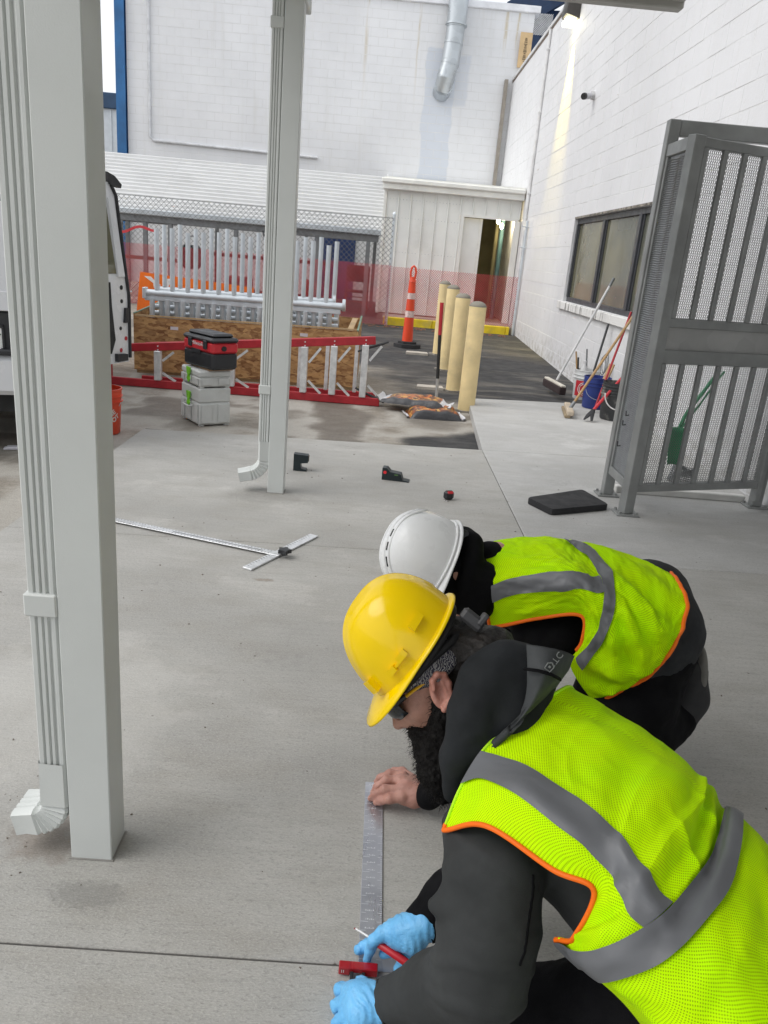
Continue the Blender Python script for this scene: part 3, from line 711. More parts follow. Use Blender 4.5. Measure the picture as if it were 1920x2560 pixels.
# ---------------------------------------------------------------- chain-link fence with red barrier netting
fe = thing('chain_link_fence', 'galvanised chain-link fence in front of the shelter with red netting', 'fence')
FY = 16.45
M_WIRE = MAT('fence_wire', (.20, .205, .21), .5, .4)
for x in (-6.3, -2.42, .10):
    b = MB(); b.cyl((x, FY, .0), (x, FY, 2.25), .032, n=10); b.lathe([(.04, 0), (.042, .03), (.02, .06), (.001, .07)], (x, FY, 2.24), 10); b.build('post', M_GALVT, fe, 40)
b = MB(); lattice(b, (-6.6, FY - .04, .12), (1, 0, 0), (0, 0, 1), 6.7, 2.06, .105, .105, .0088); b.build('wire_mesh', M_WIRE, fe, kind='stuff')
for z in (.12, 2.18): b = MB(); b.cyl((-6.6, FY - .04, z), (.1, FY - .04, z), .006, n=5); b.build('tension_wire', M_WIRE, fe)
t = NT('red_netting'); M_NET = t.fin(t.mix(t.ramp(t.noise(3, 4), .3, .7), (.46, .025, .035), (.66, .06, .07)), .45, 0, Transmission_Weight=0.0)
b = MB(); lattice(b, (-6.6, FY - .07, .10), (1, 0, 0), (0, 0, 1), 6.72, 1.18, .048, .048, .0066, 4); b.build('barrier_net', M_NET, fe, kind='stuff')
gp = thing('barrier_netting', 'red plastic barrier net strung across the lean-to front to a lone post', 'barrier net')
b = MB(); b.cyl((2.80, 16.72, .0), (2.80, 16.72, 2.37), .03, n=10); b.build('post', M_GALVT, gp, 40)
b = MB(); lattice(b, (.10, 16.86, .24), (1, 0, 0), (0, 0, 1), 2.70, 1.02, .048, .048, .0066, 4); b.build('net', M_NET, gp, kind='stuff')
for z in (2.26, 1.86): b = MB(); b.cyl((2.70, 16.66, z), (2.86, 16.70, z - .02), .012, n=6); b.build('clamp', M_GALVT, gp)
mb = MB(); pts = [(-6.5 + .06 * i, FY - .12, 1.62 + .05 * math.sin(i * .55) - (.10 * math.sin(i / 34 * 3.14))) for i in range(32)]
for i in range(len(pts) - 1): mb.bar(pts[i], pts[i+1], .01, .05)
tag(mb.build('barrier_tape', M_NET), 'red barrier tape sagging along the fence by the blue column', 'tape')
# scraps along the foot of the fence
b = MB()
for i in range(160):
    x = random.uniform(-3, 2.6); y = random.uniform(16.1, 16.4); s_ = random.uniform(.012, .035); b.box((x, y, zg(y) + .001), (x + s_ * 2, y + s_, zg(y) + .004 + s_ * .5), R=None)
b.build('leaf_litter', MAT('dry_leaves', (.28, .15, .10), .9, var=.5, vs=30), None, kind='stuff')

# ---------------------------------------------------------------- canopy over the pavement, columns, downspouts
M_CREAM = MAT('cream_aluminium', (.62, .64, .62), .45, var=.03, vs=3, bump=.0004, bs=300)
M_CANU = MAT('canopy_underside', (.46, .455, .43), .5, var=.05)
cn = thing('canopy_roof', 'flat aluminium canopy roof with dark underside over the pavement', 'canopy')
for i in range(9):
    x0 = -.95 + i * .2755; b = MB(); b.box((x0, -2.2, 2.93), (x0 + .2735, 4.92, 3.05), .006); b.build('deck_panel', M_CANU, cn)
b = MB(); b.box((-.99, 4.921, 2.90), (1.53, 5.0, 3.12), .006); b.build('fascia', M_CANU, cn)
for x in (-.66, 1.40):
    b = MB(); b.box((x, -1.56, 0), (x + .1, -1.46, 2.929), .0025); b.build('rear_post', M_CREAM, cn)
b = MB(); b.box((-1.10, -2.2, 2.86), (-.951, 5.0, 3.12), .01); b.build('gutter', M_CREAM, cn)
for i in range(5):  # unseen extra bay, added to darken the floor on the right
    x0 = 1.56 + i * .2555; b = MB(); b.box((x0, -2.2, 2.93), (x0 + .2535, 4.50, 3.05), .006); b.build('deck_panel', M_CANU, cn)
b = MB(); b.box((-.68, -2.2, 2.70), (-.52, 4.92, 2.929), .006); b.build('beam', M_CREAM, cn)
def downspout(parent, cx_, cy_, top, side, elbow_dir, zk, r_=.062, out=.055):
    """fluted pipe hugging the column's left face, an elbow kicks out at the foot"""
    w, d = .043, .080     # half sizes: x depth, y width
    def ring(c, ax, ay, k=1.0):
        out = []
        prof = [(-1, -.55), (-1, -.33), (-.86, -.26), (-1, -.18), (-1, .02), (-.86, .09), (-1, .17), (-1, .37), (-.86, .44), (-1, .52), (-1, .80), (-.85, 1), (.85, 1), (1, .85), (1, -.85), (.85, -1), (.65, -1), (.40, -.86), (.30, -1), (.10, -1), (0, -.86), (-.1, -1), (-.35, -1), (-.45, -.86), (-.55, -1), (-.85, -1), (-1, -.85)]
        for u_, v_ in prof: out.append(npv(c) + npv(ax) * u_ * w * .75 * k + npv(ay) * v_ * d * .62 * k)
        return out
    b = MB(); R0 = [ring((cx_, cy_, z), (1, 0, 0), (0, 1, 0)) for z in (top, zk + .10)]
    R0 = [r + [r[0]] for r in R0]; b.sheet(R0); b.build('downspout', M_CREAM, parent, 30)
    # elbow: crimped rings turning from down to sideways
    b = MB(); ed = unit(elbow_dir); rings = []
    N = 15
    for i in range(N):
        a = rad(78) * i / (N - 1); c = npv((cx_, cy_, zk)) + ed * r_ * (1 - math.cos(a)) + npv((0, 0, -1)) * r_ * math.sin(a)
        fwd = ed * math.sin(a) + npv((0, 0, -1)) * math.cos(a); side_ = npv((-ed[1], ed[0], 0)); nrm_ = np.cross(side_, fwd)
        k = 1.09 if (i % 2 == 0 or i == N - 1) else .98
        axx = -nrm_ if np.dot(-nrm_, ed) > 0 or i > N // 2 else nrm_
        rings.append((c, nrm_, side_, k))
    R1 = [ring((cx_, cy_, zk + .12), rings[0][1], rings[0][2], 1.05)] + [ring(c, n_, s_, k) for c, n_, s_, k in rings]
    c, n_, s_, k = rings[-1]; fw = ed * math.sin(rad(78)) + npv((0, 0, -1)) * math.cos(rad(78))
    R1 += [ring(c + fw * .03, n_, s_, 1.0), ring(c + fw * out, n_, s_, 1.04)]
    R1 = [r + [r[0]] for r in R1]; b.sheet(R1); b.build('elbow', M_CREAM, parent, 30)
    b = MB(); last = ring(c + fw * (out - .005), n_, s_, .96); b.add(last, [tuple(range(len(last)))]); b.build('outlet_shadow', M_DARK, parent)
def column(x0, y0, label, zk, elbow_dir, strap_z, off, r_=.062, out=.055):
    c = thing('canopy_column', label, 'column', group='cream canopy columns'); s_ = .1
    b = MB(); b.box((x0, y0, 0), (x0 + s_, y0 + s_, 2.70), .0025); b.build('shaft', M_CREAM, c)
    b = MB(); b.box((x0 - .004, y0 - .004, .0), (x0 + s_ + .004, y0 + s_ + .004, .003)); b.build('sealant_bead', MAT('grey_sealant', (.30, .29, .27), .8), c)
    cx_, cy_ = x0 - .036, y0 + off
    downspout(c, cx_, cy_, 2.9, -1, elbow_dir, zk, r_, out)
    for z in strap_z:
        b = MB(); b.box((cx_ - .038, cy_ - .058, z), (cx_ + .0355, cy_ + .058, z + .055), .004); b.build('strap', M_CREAM, c)
column(-.66, 1.537, 'cream square column with fluted downspout beside the leaf-stained slab corner', .150, (-1, .05, 0), (.66,), .055)
column(-.63, 4.64, 'cream square column with downspout standing behind the aluminium T-square', .205, (-1, -.2, 0), (.62, 2.56), .055, .10, .075)

# ---------------------------------------------------------------- steel screen enclosure by the wall
ge = thing('steel_screen_gate', 'galvanised steel screen gate with vertical bars and expanded mesh panels', 'gate')
M_GATE = MAT('gate_steel', (.29, .298, .292), .5, .25, var=.12, vs=5); M_MESH = MAT('expanded_mesh', (.19, .195, .195), .5, .3)
def gpt(n, f, m=None, **k): b = MB(); f(b); return b.build(n, m or M_GATE, ge, **k)
A0, A1 = npv((1.70, 4.80, 0)), npv((2.74, 5.18, 0)); gd = unit(A1 - A0); GL = np.linalg.norm(A1 - A0); gn = npv((gd[1], -gd[0], 0))
def gb(b, s0, s1, z0, z1, o0, o1, bev=.004): b.box((s0, o0, z0), (s1, o1, z1), bev, np.stack([gd, gn * -1, npv((0, 0, 1))], 1), A0)
def plate(b, p): b.box((p[0] - .075, p[1] - .065, .0), (p[0] + .075, p[1] + .065, .012), .002); [b.cyl((p[0] + sx * .055, p[1] + sy * .045, .012), (p[0] + sx * .055, p[1] + sy * .045, .028), .009, n=6) for sx in (-1, 1) for sy in (-1, 1)]
gpt('post', lambda b: gb(b, -.04, .035, .012, 2.265, -.035, .035)); gpt('base_plate', lambda b: plate(b, A0))
gpt('post', lambda b: b.box((1.655, 5.19, .012), (1.725, 5.26, 2.405), .004)); gpt('base_plate', lambda b: plate(b, (1.69, 5.225)))
gpt('post', lambda b: b.box((2.72, 5.19, .012), (2.79, 5.26, 2.405), .004)); gpt('base_plate', lambda b: plate(b, (2.755, 5.225)))
gpt('head_beam', lambda b: b.box((1.7251, 5.195, 2.315), (2.7199, 5.255, 2.405), .004))
gpt('hinge_post', lambda b: gb(b, GL - .05, GL - .005, .06, 2.25, -.03, .03))
for z0, z1 in ((2.205, 2.258), (1.205, 1.262), (.985, 1.07), (.155, .205)): gpt('rail', lambda b: gb(b, .0352, GL - .0502, z0, z1, -.024, .024))
gpt('kick_plate', lambda b: gb(b, .0352, GL - .0502, 1.0702, 1.2048, -.004, .004, .001), galv('zinc_plate', (.42, .42, .41), .5, 8, .3))
for k in range(7):
    s_ = .055 + k * .145
    if s_ > GL - .07: break
    gpt('bar', lambda b: gb(b, s_ - .017, s_ + .017, 1.2622, 2.2048, -.030, -.008, .002)); gpt('bar', lambda b: gb(b, s_ - .017, s_ + .017, .2052, .9848, -.030, -.008, .002))
for z0, z1 in ((1.263, 2.204), (.206, .984)):
    b = MB(); lattice(b, A0 + gd * .036 - gn * .012 + npv((0, 0, z0)), gd, (0, 0, 1), GL - .09, z1 - z0, .0145, .0280, .0036); b.build('expanded_mesh', M_MESH, ge, kind='stuff')
# short return panel with close perforated infill
for z0, z1 in ((2.19, 2.262), (.165, .225)): gpt('return_rail', lambda b: b.box((1.665, 4.8365, z0), (1.713, 5.1895, z1), .003))
gpt('return_stile', lambda b: b.box((1.668, 4.8365, .2252), (1.708, 4.862, 2.1898), .003)); gpt('return_stile', lambda b: b.box((1.668, 5.164, .2252), (1.708, 5.1895, 2.1898), .003))
b = MB(); z = .236
while z < 2.18: b.tube([(1.682, 4.8622, z), (1.675, 4.94, z + .003), (1.682, 5.01, z - .002), (1.675, 5.09, z + .002), (1.682, 5.1638, z)], .0036, 4, caps=False); z += .0135
b.box((1.686, 4.8622, .2255), (1.688, 5.1638, 2.1895)); b.build('return_mesh', MAT('zinc_ribs', (.30, .31, .315), .45, .5, var=.1, vs=20), ge, kind='stuff')
for k, z in enumerate((.62, .55, .40)):
    b = MB(); b.tube([(1.664, 4.98 + .03*k, z), (1.655, 5.01 + .03*k, z - .01), (1.662, 5.04 + .03*k, z + .015)], .004, 5); b.build('cable_tie', M_DARK, ge)
gpt('lit_floor_strip', lambda b: b.box((1.78, 5.30, .0), (2.72, 5.36, .05), .006), MAT('lit_floor_tone', (.66, .65, .62), .6))  # pale bar standing in for the brighter lit floor behind the gate base
gs = thing('green_shovel', 'green plastic scoop shovel leaning on the wall behind the mesh gate', 'shovel')
M_GRN = MAT('green_plastic', (.02, .23, .09), .45)
ga, gb_, gc, gd2 = npv((2.319, 5.750, 0.138)), npv((2.321, 5.800, 0.417)), npv((2.393, 5.850, 0.515)), npv((2.664, 6.050, 0.846))
b = MB(); gx_ = npv((1, .12, 0)); rows = []
for k in range(9):
    q = k / 8; c_ = ga * (1 - q) + gb_ * q; w_ = .048 + .030 * q; rows.append([c_ + gx_ * w_ * s_ + npv((0, -.030 * abs(s_) ** 2, 0)) for s_ in np.linspace(-1, 1, 9)])
b.sheet(rows); o = b.build('scoop', M_GRN, gs, 60); o.modifiers.new('thickness', 'SOLIDIFY').thickness = .006
b = MB(); b.tube([gb_ + npv((0, 0, -.06)), gc, gd2], .014, 8); b.tube([gb_ + npv((.03, 0, -.02)), gc + npv((.035, 0, -.02)), gd2 + npv((.035, 0, -.01))], .008, 8); b.build('handle', M_GRN, gs)
wc = thing('wire_coil', 'tangled coil of grey wire on the floor behind the mesh gate', 'wire'); b = MB()
for k in range(9):
    a = k * .7; b.tube([(2.42 + .11 * math.cos(q + a) * (1 - .04*k), 5.75 + .09 * math.sin(q + a), .02 + .012*k + .012 * math.sin(2*q + k)) for q in np.linspace(0, 6.28, 18)], .004, 5)
b.build('coil', M_STEELD, wc)

# ---------------------------------------------------------------- bollards, delineator, bags, tools in the yard
M_BOL = MAT('faded_yellow_paint', (.82, .65, .34), .55, var=.10, vs=4, bump=.0015, bs=18, dirt=.35, dirtcol=(.42, .36, .24)); M_BOLC = MAT('weathered_cap', (.24, .22, .18), .7)
BOLL = [((1.01, 8.42), 1.08, .092, 'faded yellow pipe bollard at the corner of the raised walkway'), ((.975, 9.72), 1.10, .092, 'stained pale yellow bollard standing second from the walkway corner'),
        ((.99, 11.38), 1.14, .092, 'faded yellow bollard standing third from the walkway corner'), ((.98, 12.9), 1.15, .092, 'faded yellow bollard farthest down the row from the walkway corner')]
for (x, y), top, r, lab in BOLL:
    o = thing('bollard', lab, 'bollard', (x, y, 0), group='yellow pipe bollards')
    z0 = zg(y) - .03
    b = MB(); b.lathe([(r, z0), (r * 1.0, z0 + .4), (r * .995, top - .05), (r * .98, top - .03)], (0, 0, 0), 28); b.build('pipe', M_BOL, o, 50)
    b = MB(); b.lathe([(r * .995, top - .04), (r * 1.0, top - .03), (r * .8, top - .005), (r * .45, top + .012), (.001, top + .018)], (0, 0, 0), 28); b.build('cap', M_BOLC, o, 60)
    b = MB(); b.prism([(r * 1.5 * math.cos(a) * (1 + .25 * math.sin(3*a)), r * 1.5 * math.sin(a) * (1 + .2 * math.cos(2*a))) for a in np.linspace(0, 6.1, 14)], zg(y) - .02, zg(y) + .018); b.build('footing', MAT('broken_footing', (.26, .24, .21), .9, var=.3, vs=14), o)
for (x, y, w, d, lab) in ((.62, 12.75, .36, .22, 'pale concrete paver beside the bollard farthest from the walkway'), (.68, 9.75, .34, .20, 'pale concrete paver beside the second bollard from the walkway corner')):
    b = MB(); b.prism([(-w/2, -d/2), (w/2, -d/2.4), (w/2.1, d/2), (-w/2.2, d/2.2)], 0, .035); tag(b.build('concrete_paver', MAT('pale_paver', (.50, .46, .40), .85), None, loc=(x, y, zg(y) - .002)), lab, 'paver', 'pale pavers by the bollards')
dl = thing('delineator_post', 'orange traffic delineator post with white bands on black base', 'traffic post', (.475, 13.5, zg(13.5)))
M_ORG = MAT('orange_plastic', (.74, .065, .018), .45, var=.08); M_REFW = MAT('white_reflective', (.75, .73, .72), .35, var=.15, vs=30); M_RUB = MAT('black_rubber', (.03, .03, .032), .8, dirt=.3, dirtcol=(.12, .11, .10))
b = MB(); b.prism([(.25 * math.cos(a), .25 * math.sin(a)) for a in np.arange(8) * math.pi / 4 + .39], 0, .06); b.prism([(.17 * math.cos(a), .17 * math.sin(a)) for a in np.arange(8) * math.pi / 4 + .39], .0601, .10); b.build('base', M_RUB, dl)
M_BAND = MAT('scuffed_white_band', (.66, .50, .47), .4, var=.25, vs=25)
zz = [.10, .50, .61, .80, .90, 1.08]
for i, (z0, z1) in enumerate(zip(zz[:-1], zz[1:])):
    r0, r1 = .092 - .034 * (z0 - .1), .092 - .034 * (z1 - .1)
    b = MB(); b.lathe([(r0, z0), (r1, z1 - .004)], (0, 0, 0), 20); b.build('band' if i in (1, 3) else 'tube', M_BAND if i in (1, 3) else M_ORG, dl, 50)
b = MB(); b.lathe([(.064, 1.08), (.06, 1.09), (.05, 1.12), (.046, 1.16)], (0, 0, 0), 16); b.tube([(-.035, 0, 1.13), (-.045, 0, 1.24), (-.03, 0, 1.31), (0, 0, 1.335), (.03, 0, 1.31), (.045, 0, 1.24), (.035, 0, 1.13)], .018, 8); b.build('grab_handle', M_ORG, dl, 50)

def bag_mesh(seed, L, Wd, H, mat, name, parent, loc, rz, curl=0):
    nu, nv = 34, 26; G = np.zeros((2, nu, nv, 3))
    for s_ in (0, 1):
        for i in range(nu):
            for j in range(nv):
                u, v = i / (nu - 1) * 2 - 1, j / (nv - 1) * 2 - 1
                uu = min(1, abs(u) * 1.18); puff = max(0, (1 - uu ** 3)) ** .6 * max(0, (1 - abs(v) ** 4)) ** .45
                G[s_, i, j] = (u * L / 2, v * Wd / 2, puff * H if s_ else 0.0)
    nz = fbm(np.stack([G[1, ..., 0] * 9, G[1, ..., 1] * 9], -1), 4, seed); G[1, ..., 2] += (nz * .030 + .022 * fbm(np.stack([G[1, ..., 0] * 4, G[1, ..., 1] * 7], -1), 2, seed + 40)) * (G[1, ..., 2] > 0.004)
    edge = np.abs(G[1, ..., 0]) > L * .44; G[1, ..., 2] += edge * (.012 + .05 * np.abs(nz)); G[0, ..., 2] += edge * (.008 + .05 * np.abs(nz))
    for s_ in (0, 1): G[s_, ..., 2] += curl * np.maximum(0, -G[s_, ..., 0] / L * 2 - .6) ** 2; G[s_, ..., 0] += .02 * nz
    b = MB(); b.sheet(G[1]); b.sheet(G[0][:, ::-1]); return b.build(name, mat, parent, 60, loc=loc, rz=rz)
def bag_mat(name, seed):
    t = NT(name); tc = t.n.new('ShaderNodeTexCoord'); g = tc.outputs['Object']; x = t.sep(g)
    art = t.noise(9, 5, .6, g, 1.2); c = t.mix(t.ramp(art, .35, .6), (.60, .17, .03), (.10, .045, .03)); c = t.mix(t.ramp(t.noise(16, 4, .6, g), .52, .62, 0, .8), c, (.75, .42, .10))
    ed = t.ramp(t.math('ABSOLUTE', x[0]), .27, .29); c = t.mix(ed, c, (.68, .68, .70)); sd_ = t.ramp(t.math('ABSOLUTE', x[1]), .150, .165); c = t.mix(sd_, c, (.05, .05, .055))
    return t.fin(c, .32, 0, t.bump(t.noise(28, 5, .65, g), .008), Specular_IOR_Level=.6)
o = thing('sack', 'torn orange and black foil sack with silver edge lying on another sack', 'sack', (.43, 8.20, -.08), rad(-12), group='foil sacks beside the bollards'); bag_mesh(5, .80, .42, .075, bag_mat('foil_sack_print', 1), 'foil_bag', o, (0, 0, .085), 0, .14)
o = thing('sack', 'orange and silver foil sack underneath, pressed flat by the upper sack', 'sack', (.62, 7.98, -.08), rad(8), group='foil sacks beside the bollards'); bag_mesh(9, .62, .40, .10, bag_mat('foil_sack_print_dark', 2), 'foil_bag', o, (0, 0, .0), 0)
rk = thing('digging_bar', 'upright long-handled tool with red grip standing behind the sacks', 'tool')
b = MB(); b.cyl((.70, 8.75, -.08), (.69, 8.76, .20), .016, .018, 8); b.build('socket', MAT('silver_socket', (.55, .55, .55), .4, .6), rk, 40)
b = MB(); b.cyl((.69, 8.76, .20), (.667, 8.80, .68), .019, n=10); b.build('shaft', M_DARK, rk, 40); b = MB(); b.cyl((.667, 8.80, .68), (.655, 8.82, 1.03), .021, .022, 10); b.build('grip', MAT('red_grip', (.45, .02, .03), .5), rk, 40)
# ---------------------------------------------------------------- boxes, shop vacuum, orange bucket
M_BOXG = MAT('light_grey_plastic', (.60, .61, .59), .5, var=.05, vs=8, dirt=.15); M_LIME = MAT('lime_latch', (.20, .60, .02), .45); M_BLK = MAT('black_plastic', (.022, .023, .026), .45); M_REDB = MAT('red_plastic_gloss', (.55, .02, .03), .4)
SA = rad(36)
def toolbox(z0, h, lab, handle):
    o = thing('toolbox', lab, 'toolbox', (-1.51, 6.86, z0), SA, group='stacked grey toolboxes'); w, d = .198, .148     # front faces local -X
    b = MB(); b.box((-d, -w, .012), (d, w, h * .62), .012); b.build('case', M_BOXG, o); b = MB(); b.box((-d - .001, -w - .001, h * .623), (d + .001, w + .001, h - .001), .012); b.build('lid', M_BOXG, o)
    for y in (-w + .05, w - .05, 0): b = MB(); b.box((-d - .010, y - .035, .03), (-d - .0031, y + .035, h * .58), .003); b.build('rib', M_BOXG, o)
    for x in (-d + .07, d - .07): b = MB(); b.box((x - .05, -w - .010, .03), (x + .05, -w - .0031, h * .58), .003); b.build('side_rib', M_BOXG, o)
    for sx in (-1, 1):
        for sy in (-1, 1): b = MB(); b.box((sx * (d - .03) - .02, sy * (w - .03) - .02, 0), (sx * (d - .03) + .02, sy * (w - .03) + .02, .0125)); b.build('foot', M_BOXG, o)
    b = MB(); pl = [(-.038, .055), (.038, .055), (.030, .01), (.012, -.02), (.030, -.045), (.0, -.075), (-.030, -.045), (-.012, -.02), (-.030, .01)]
    b.prism(pl, 0, .012, np.array([[0, 0, -1], [-1, 0, 0], [0, 1, 0.]]), (-d - .010, 0, h * .68)); b.build('latch', M_LIME, o)
    if handle: b = MB(); b.tube([(-d - .004, -.075, h * .5), (-d - .04, -.07, h * .48), (-d - .04, .07, h * .48), (-d - .004, .075, h * .5)], .009, 8); b.build('handle', M_BOXG, o, 40)
toolbox(-.08, .335, 'tall grey toolbox with lime latch underneath the shallow one', True); toolbox(.256, .15, 'shallow grey toolbox with lime latch on top of the tall one', False)
b = MB(); b.box((-.10, -.17, 0), (.13, .185, .012), .002); tag(b.build('board_offcut', MAT('brown_hardboard', (.34, .21, .12), .8), None, loc=(-1.47, 6.85, .407), rz=SA + .05), 'thin brown board lying on the shallow grey toolbox', 'board')
va = thing('portable_vacuum', 'red and black portable jobsite vacuum on top of the grey toolboxes', 'vacuum', (-1.47, 6.85, .420), rad(45)); va.scale = (1.03, 1.03, .90)
prof_ = [(-.125, 0), (.125, 0), (.13, .02), (.13, .29), (.10, .33), (-.10, .33), (-.13, .29), (-.13, .02)]
RV = np.array([[1, 0, 0], [0, 0, 1], [0, 1, 0.]])
def vsec(n, z0, z1, m, gx=0, y0=-.225, y1=.225):
    b = MB(); b.box((-.128 - gx, y0 - gx, z0), (.128 + gx, y1 + gx, z1), .022); return b.build(n, m, va)
vsec('tank', 0, .165, M_BLK); vsec('motor_body', .150, .262, M_REDB, .003); b = MB()
b.box((-.135, -.232, .250), (.135, .232, .30), .02); b.box((-.10, -.20, .2985), (.10, .20, .335), .022); b.build('lid', M_BLK, va)
for y in (-.13, .10): b = MB(); b.box((-.146, y - .025, .19), (-.1315, y + .025, .27), .004); b.build('clip', M_BLK, va)
b = MB(); b.cyl((-.02, -.2275, .205), (-.02, -.236, .205), .024, n=16); b.build('hose_port', M_DARK, va)
b = MB(); b.box((-.1345, -.05, .13), (-.1285, .09, .175), .002); b.build('badge', M_BLK, va)
me = text_mesh('Milwaukee', .052, MAT('white_script', (.75, .75, .75), .5), .0006, shear=.35, R=np.array([[0, 0, -1], [-1, 0, 0], [0, 1, 0.]]), at=(-.1325, -.015, .226)); link('logo', me, va)
bk = thing('bucket', 'orange plastic bucket with white square print under the open van door', 'bucket', (-2.185, 6.15, -.08))
def bucket(o, mat, r0=.133, r1=.150, h=.37, ribs=True, rimmat=None):
    b = MB(); b.lathe([(.001, .004), (r0 - .006, .004), (r0, .012), (r0 + (r1 - r0) * .72, h * .72), (r1 + .010, h * .72), (r1 + .010, h * .735), (r1 - .002, h * .74), (r1 - .001, h * .83), (r1 + .009, h * .83), (r1 + .009, h * .845), (r1, h * .85), (r1 + .001, h * .96), (r1 + .007, h * .97), (r1 + .006, h), (r1 - .004, h), (r1 - .006, h * .9), (r0 - .008, .02), (.001, .02)], (0, 0, 0), 32); return b.build('pail', mat, o, 35)
bucket(bk, MAT('orange_pail', (.70, .065, .02), .4))
me = text_mesh('THE\nHOME\nDEPOT', .052, MAT('white_print', (.72, .66, .62), .5), .0004, bold=.002, wrap=None)
v = np.zeros(len(me.vertices) * 3); me.vertices.foreach_get('co', v); v = v.reshape(-1, 3); ca, sa = math.cos(.62), math.sin(.62)
v = np.stack([v[:, 0]*ca - v[:, 1]*sa, v[:, 0]*sa + v[:, 1]*ca, v[:, 2]], 1); rr_ = .1415 + .05 * (v[:, 1]); a_ = v[:, 0] / .14 + .62
v = np.stack([(rr_ + v[:, 2]) * np.sin(a_), -(rr_ + v[:, 2]) * np.cos(a_), .155 + v[:, 1]], 1); me.vertices.foreach_set('co', v.astype(np.float32).ravel()); link('print', me, bk)
b = MB(); b.tube([(.155 * math.cos(a), -.155 * math.sin(a) * .35 - .0, .29 - .14 * math.sin(a)) for a in np.linspace(0, math.pi, 14)], .003, 5); b.build('bail', M_GALVT, bk)

# ---------------------------------------------------------------- step ladder lying on its side
ld_ = thing('step_ladder', 'red fibreglass step ladder lying on its side along the crate', 'ladder')
M_FIB = MAT('red_fibreglass', (.42, .02, .03), .45, vs=10); M_ALU = MAT('brushed_aluminium', (.72, .72, .72), .4, .35, vs=20, dirt=.2)
LYY = 8.28
def lz(x): return .33 + (.62 - .33) * (x + 2.6) / 2.6      # height of the upper rail
b = MB(); b.bar((-2.95, LYY - .02, -.035), (.05, LYY - .02, -.035), .035, .085, bev=.006); b.build('side_rail', M_FIB, ld_)
b = MB(); b.bar((-2.95, LYY, lz(-2.95)), (-.04, LYY, lz(-.04)), .035, .085, bev=.006); b.build('side_rail', M_FIB, ld_)
b = MB(); b.bar((-2.60, LYY + .30, -.045), (.0, LYY + .42, -.045), .03, .07, bev=.005); b.build('rear_rail', M_FIB, ld_)
b = MB(); b.bar((-2.55, LYY + .28, lz(-2.5) - .02), (-.08, LYY + .42, lz(-.1) - .03), .03, .07, bev=.005); b.build('rear_rail', M_FIB, ld_)
for i, x in enumerate((-2.33, -1.95, -1.55, -1.17, -.78, -.47, -.14)):
    z1 = lz(x) - .043; b = MB(); b.box((x - .035, LYY - .055, .0085), (x + .035, LYY + .02, z1), .006); b.build('step', M_ALU, ld_)
    b = MB(); b.bar((x + .05, LYY - .03, z1 - .16 if i > 2 else z1 - .10), (x + .17, LYY - .03, z1), .006, .025); b.build('brace', M_ALU, ld_)
    b = MB(); b.bar((x + .05, LYY - .03, .14 if i > 2 else .09), (x + .19, LYY - .03, .009), .006, .025); b.build('brace', M_ALU, ld_)
    for z in (z1 + .01, z1 + .05): b = MB(); b.cyl((x, LYY - .019, z), (x, LYY - .024, z), .008, n=8); b.build('rivet', M_ALU, ld_)
for x in (-1.62, -.86, -.56, -.24): b = MB(); b.box((x - .02, LYY + .30, -.005), (x + .02, LYY + .34, lz(x) - .06), .004); b.build('rear_brace', M_ALU, ld_)
for z, s_ in ((-.03, 1), (lz(0) - .02, -1)):
    b = MB(); b.tube([(-.22, LYY + .05, z + s_ * .12), (-.10, LYY + .04, z + s_ * .07), (.03, LYY + .03, z + s_ * .02), (.10, LYY + .02, z - s_ * .01)], [.02, .025, .028, .018], 6, sq=.5); b.build('boot', M_RUB, ld_)
b = MB(); b.box((-3.05, LYY - .06, -.07), (-2.90, LYY + .26, .30), .02); b.build('top_cap', M_FIB, ld_)

# ---------------------------------------------------------------- OSB crate with galvanised frames
def osb_mat():
    t = NT('strand_board'); v = t.voro((11, 11, 30)); v2 = t.voro((22, 22, 48))
    c = t.mix(t.ramp(v.outputs['Color'], .1, .9), (.20, .085, .03), (.52, .30, .12)); c = t.mix(t.ramp(v2.outputs['Color'], .3, .9, 0, .6), c, (.58, .36, .16)); c = t.mix(t.ramp(t.noise(3, 4), .5, .7, 0, .25), c, (.22, .11, .05))
    return t.fin(c, .75, 0, t.bump(v.outputs['Color'], .0015))
M_OSB = osb_mat(); M_PINE = MAT('pine_batten', (.46, .32, .17), .7, vs=8); M_PEDGE = MAT('green_board_edge', (.16, .24, .17), .7)
cr = thing('crate', 'open strand-board crate holding galvanised steel frames', 'crate')
def cp(n, m, f): b = MB(); f(b); return b.build(n, m, cr)
CF, CB, CX0, CX1 = 9.12, 10.45, -2.83, -.27; CR = .020   # front rises a little to the far end
cp('front_panel', M_OSB, lambda b: b.prism([(CX0, -.04), (CX1, -.04), (CX1, .615), (CX0, .57)], 0, .02, np.array([[1, 0, 0], [0, 0, 1], [0, 1, 0.]]), (0, CF, 0)))
cp('rear_panel', M_OSB, lambda b: b.box((CX0, CB, -.04), (CX1, CB + .02, .66)))
for x in (CX0 - .02, CX1): cp('end_panel', M_OSB, lambda b: b.prism([(CF, -.04), (CB + .02, -.04), (CB + .02, .68), (CF, .60)], x, x + .0195, np.array([[0, 0, 1], [1, 0, 0], [0, 1, 0.]])))
for x in (CX0 - .021, CX1 - .001): cp('end_edge', M_PEDGE, lambda b: b.bar((x + .011, CF, .606 + (0 if x < -1 else .012)), (x + .011, CB + .02, .686), .022, .010))
cp('rim_batten', M_PINE, lambda b: b.bar((CX0, CF - .0, .585), (CX1, CF, .630), .018, .018))
for y in (CF + .03, CB - .05): cp('bottom_skid', M_PINE, lambda b: b.box((CX0, y, -.08), (CX1, y + .09, -.041)))
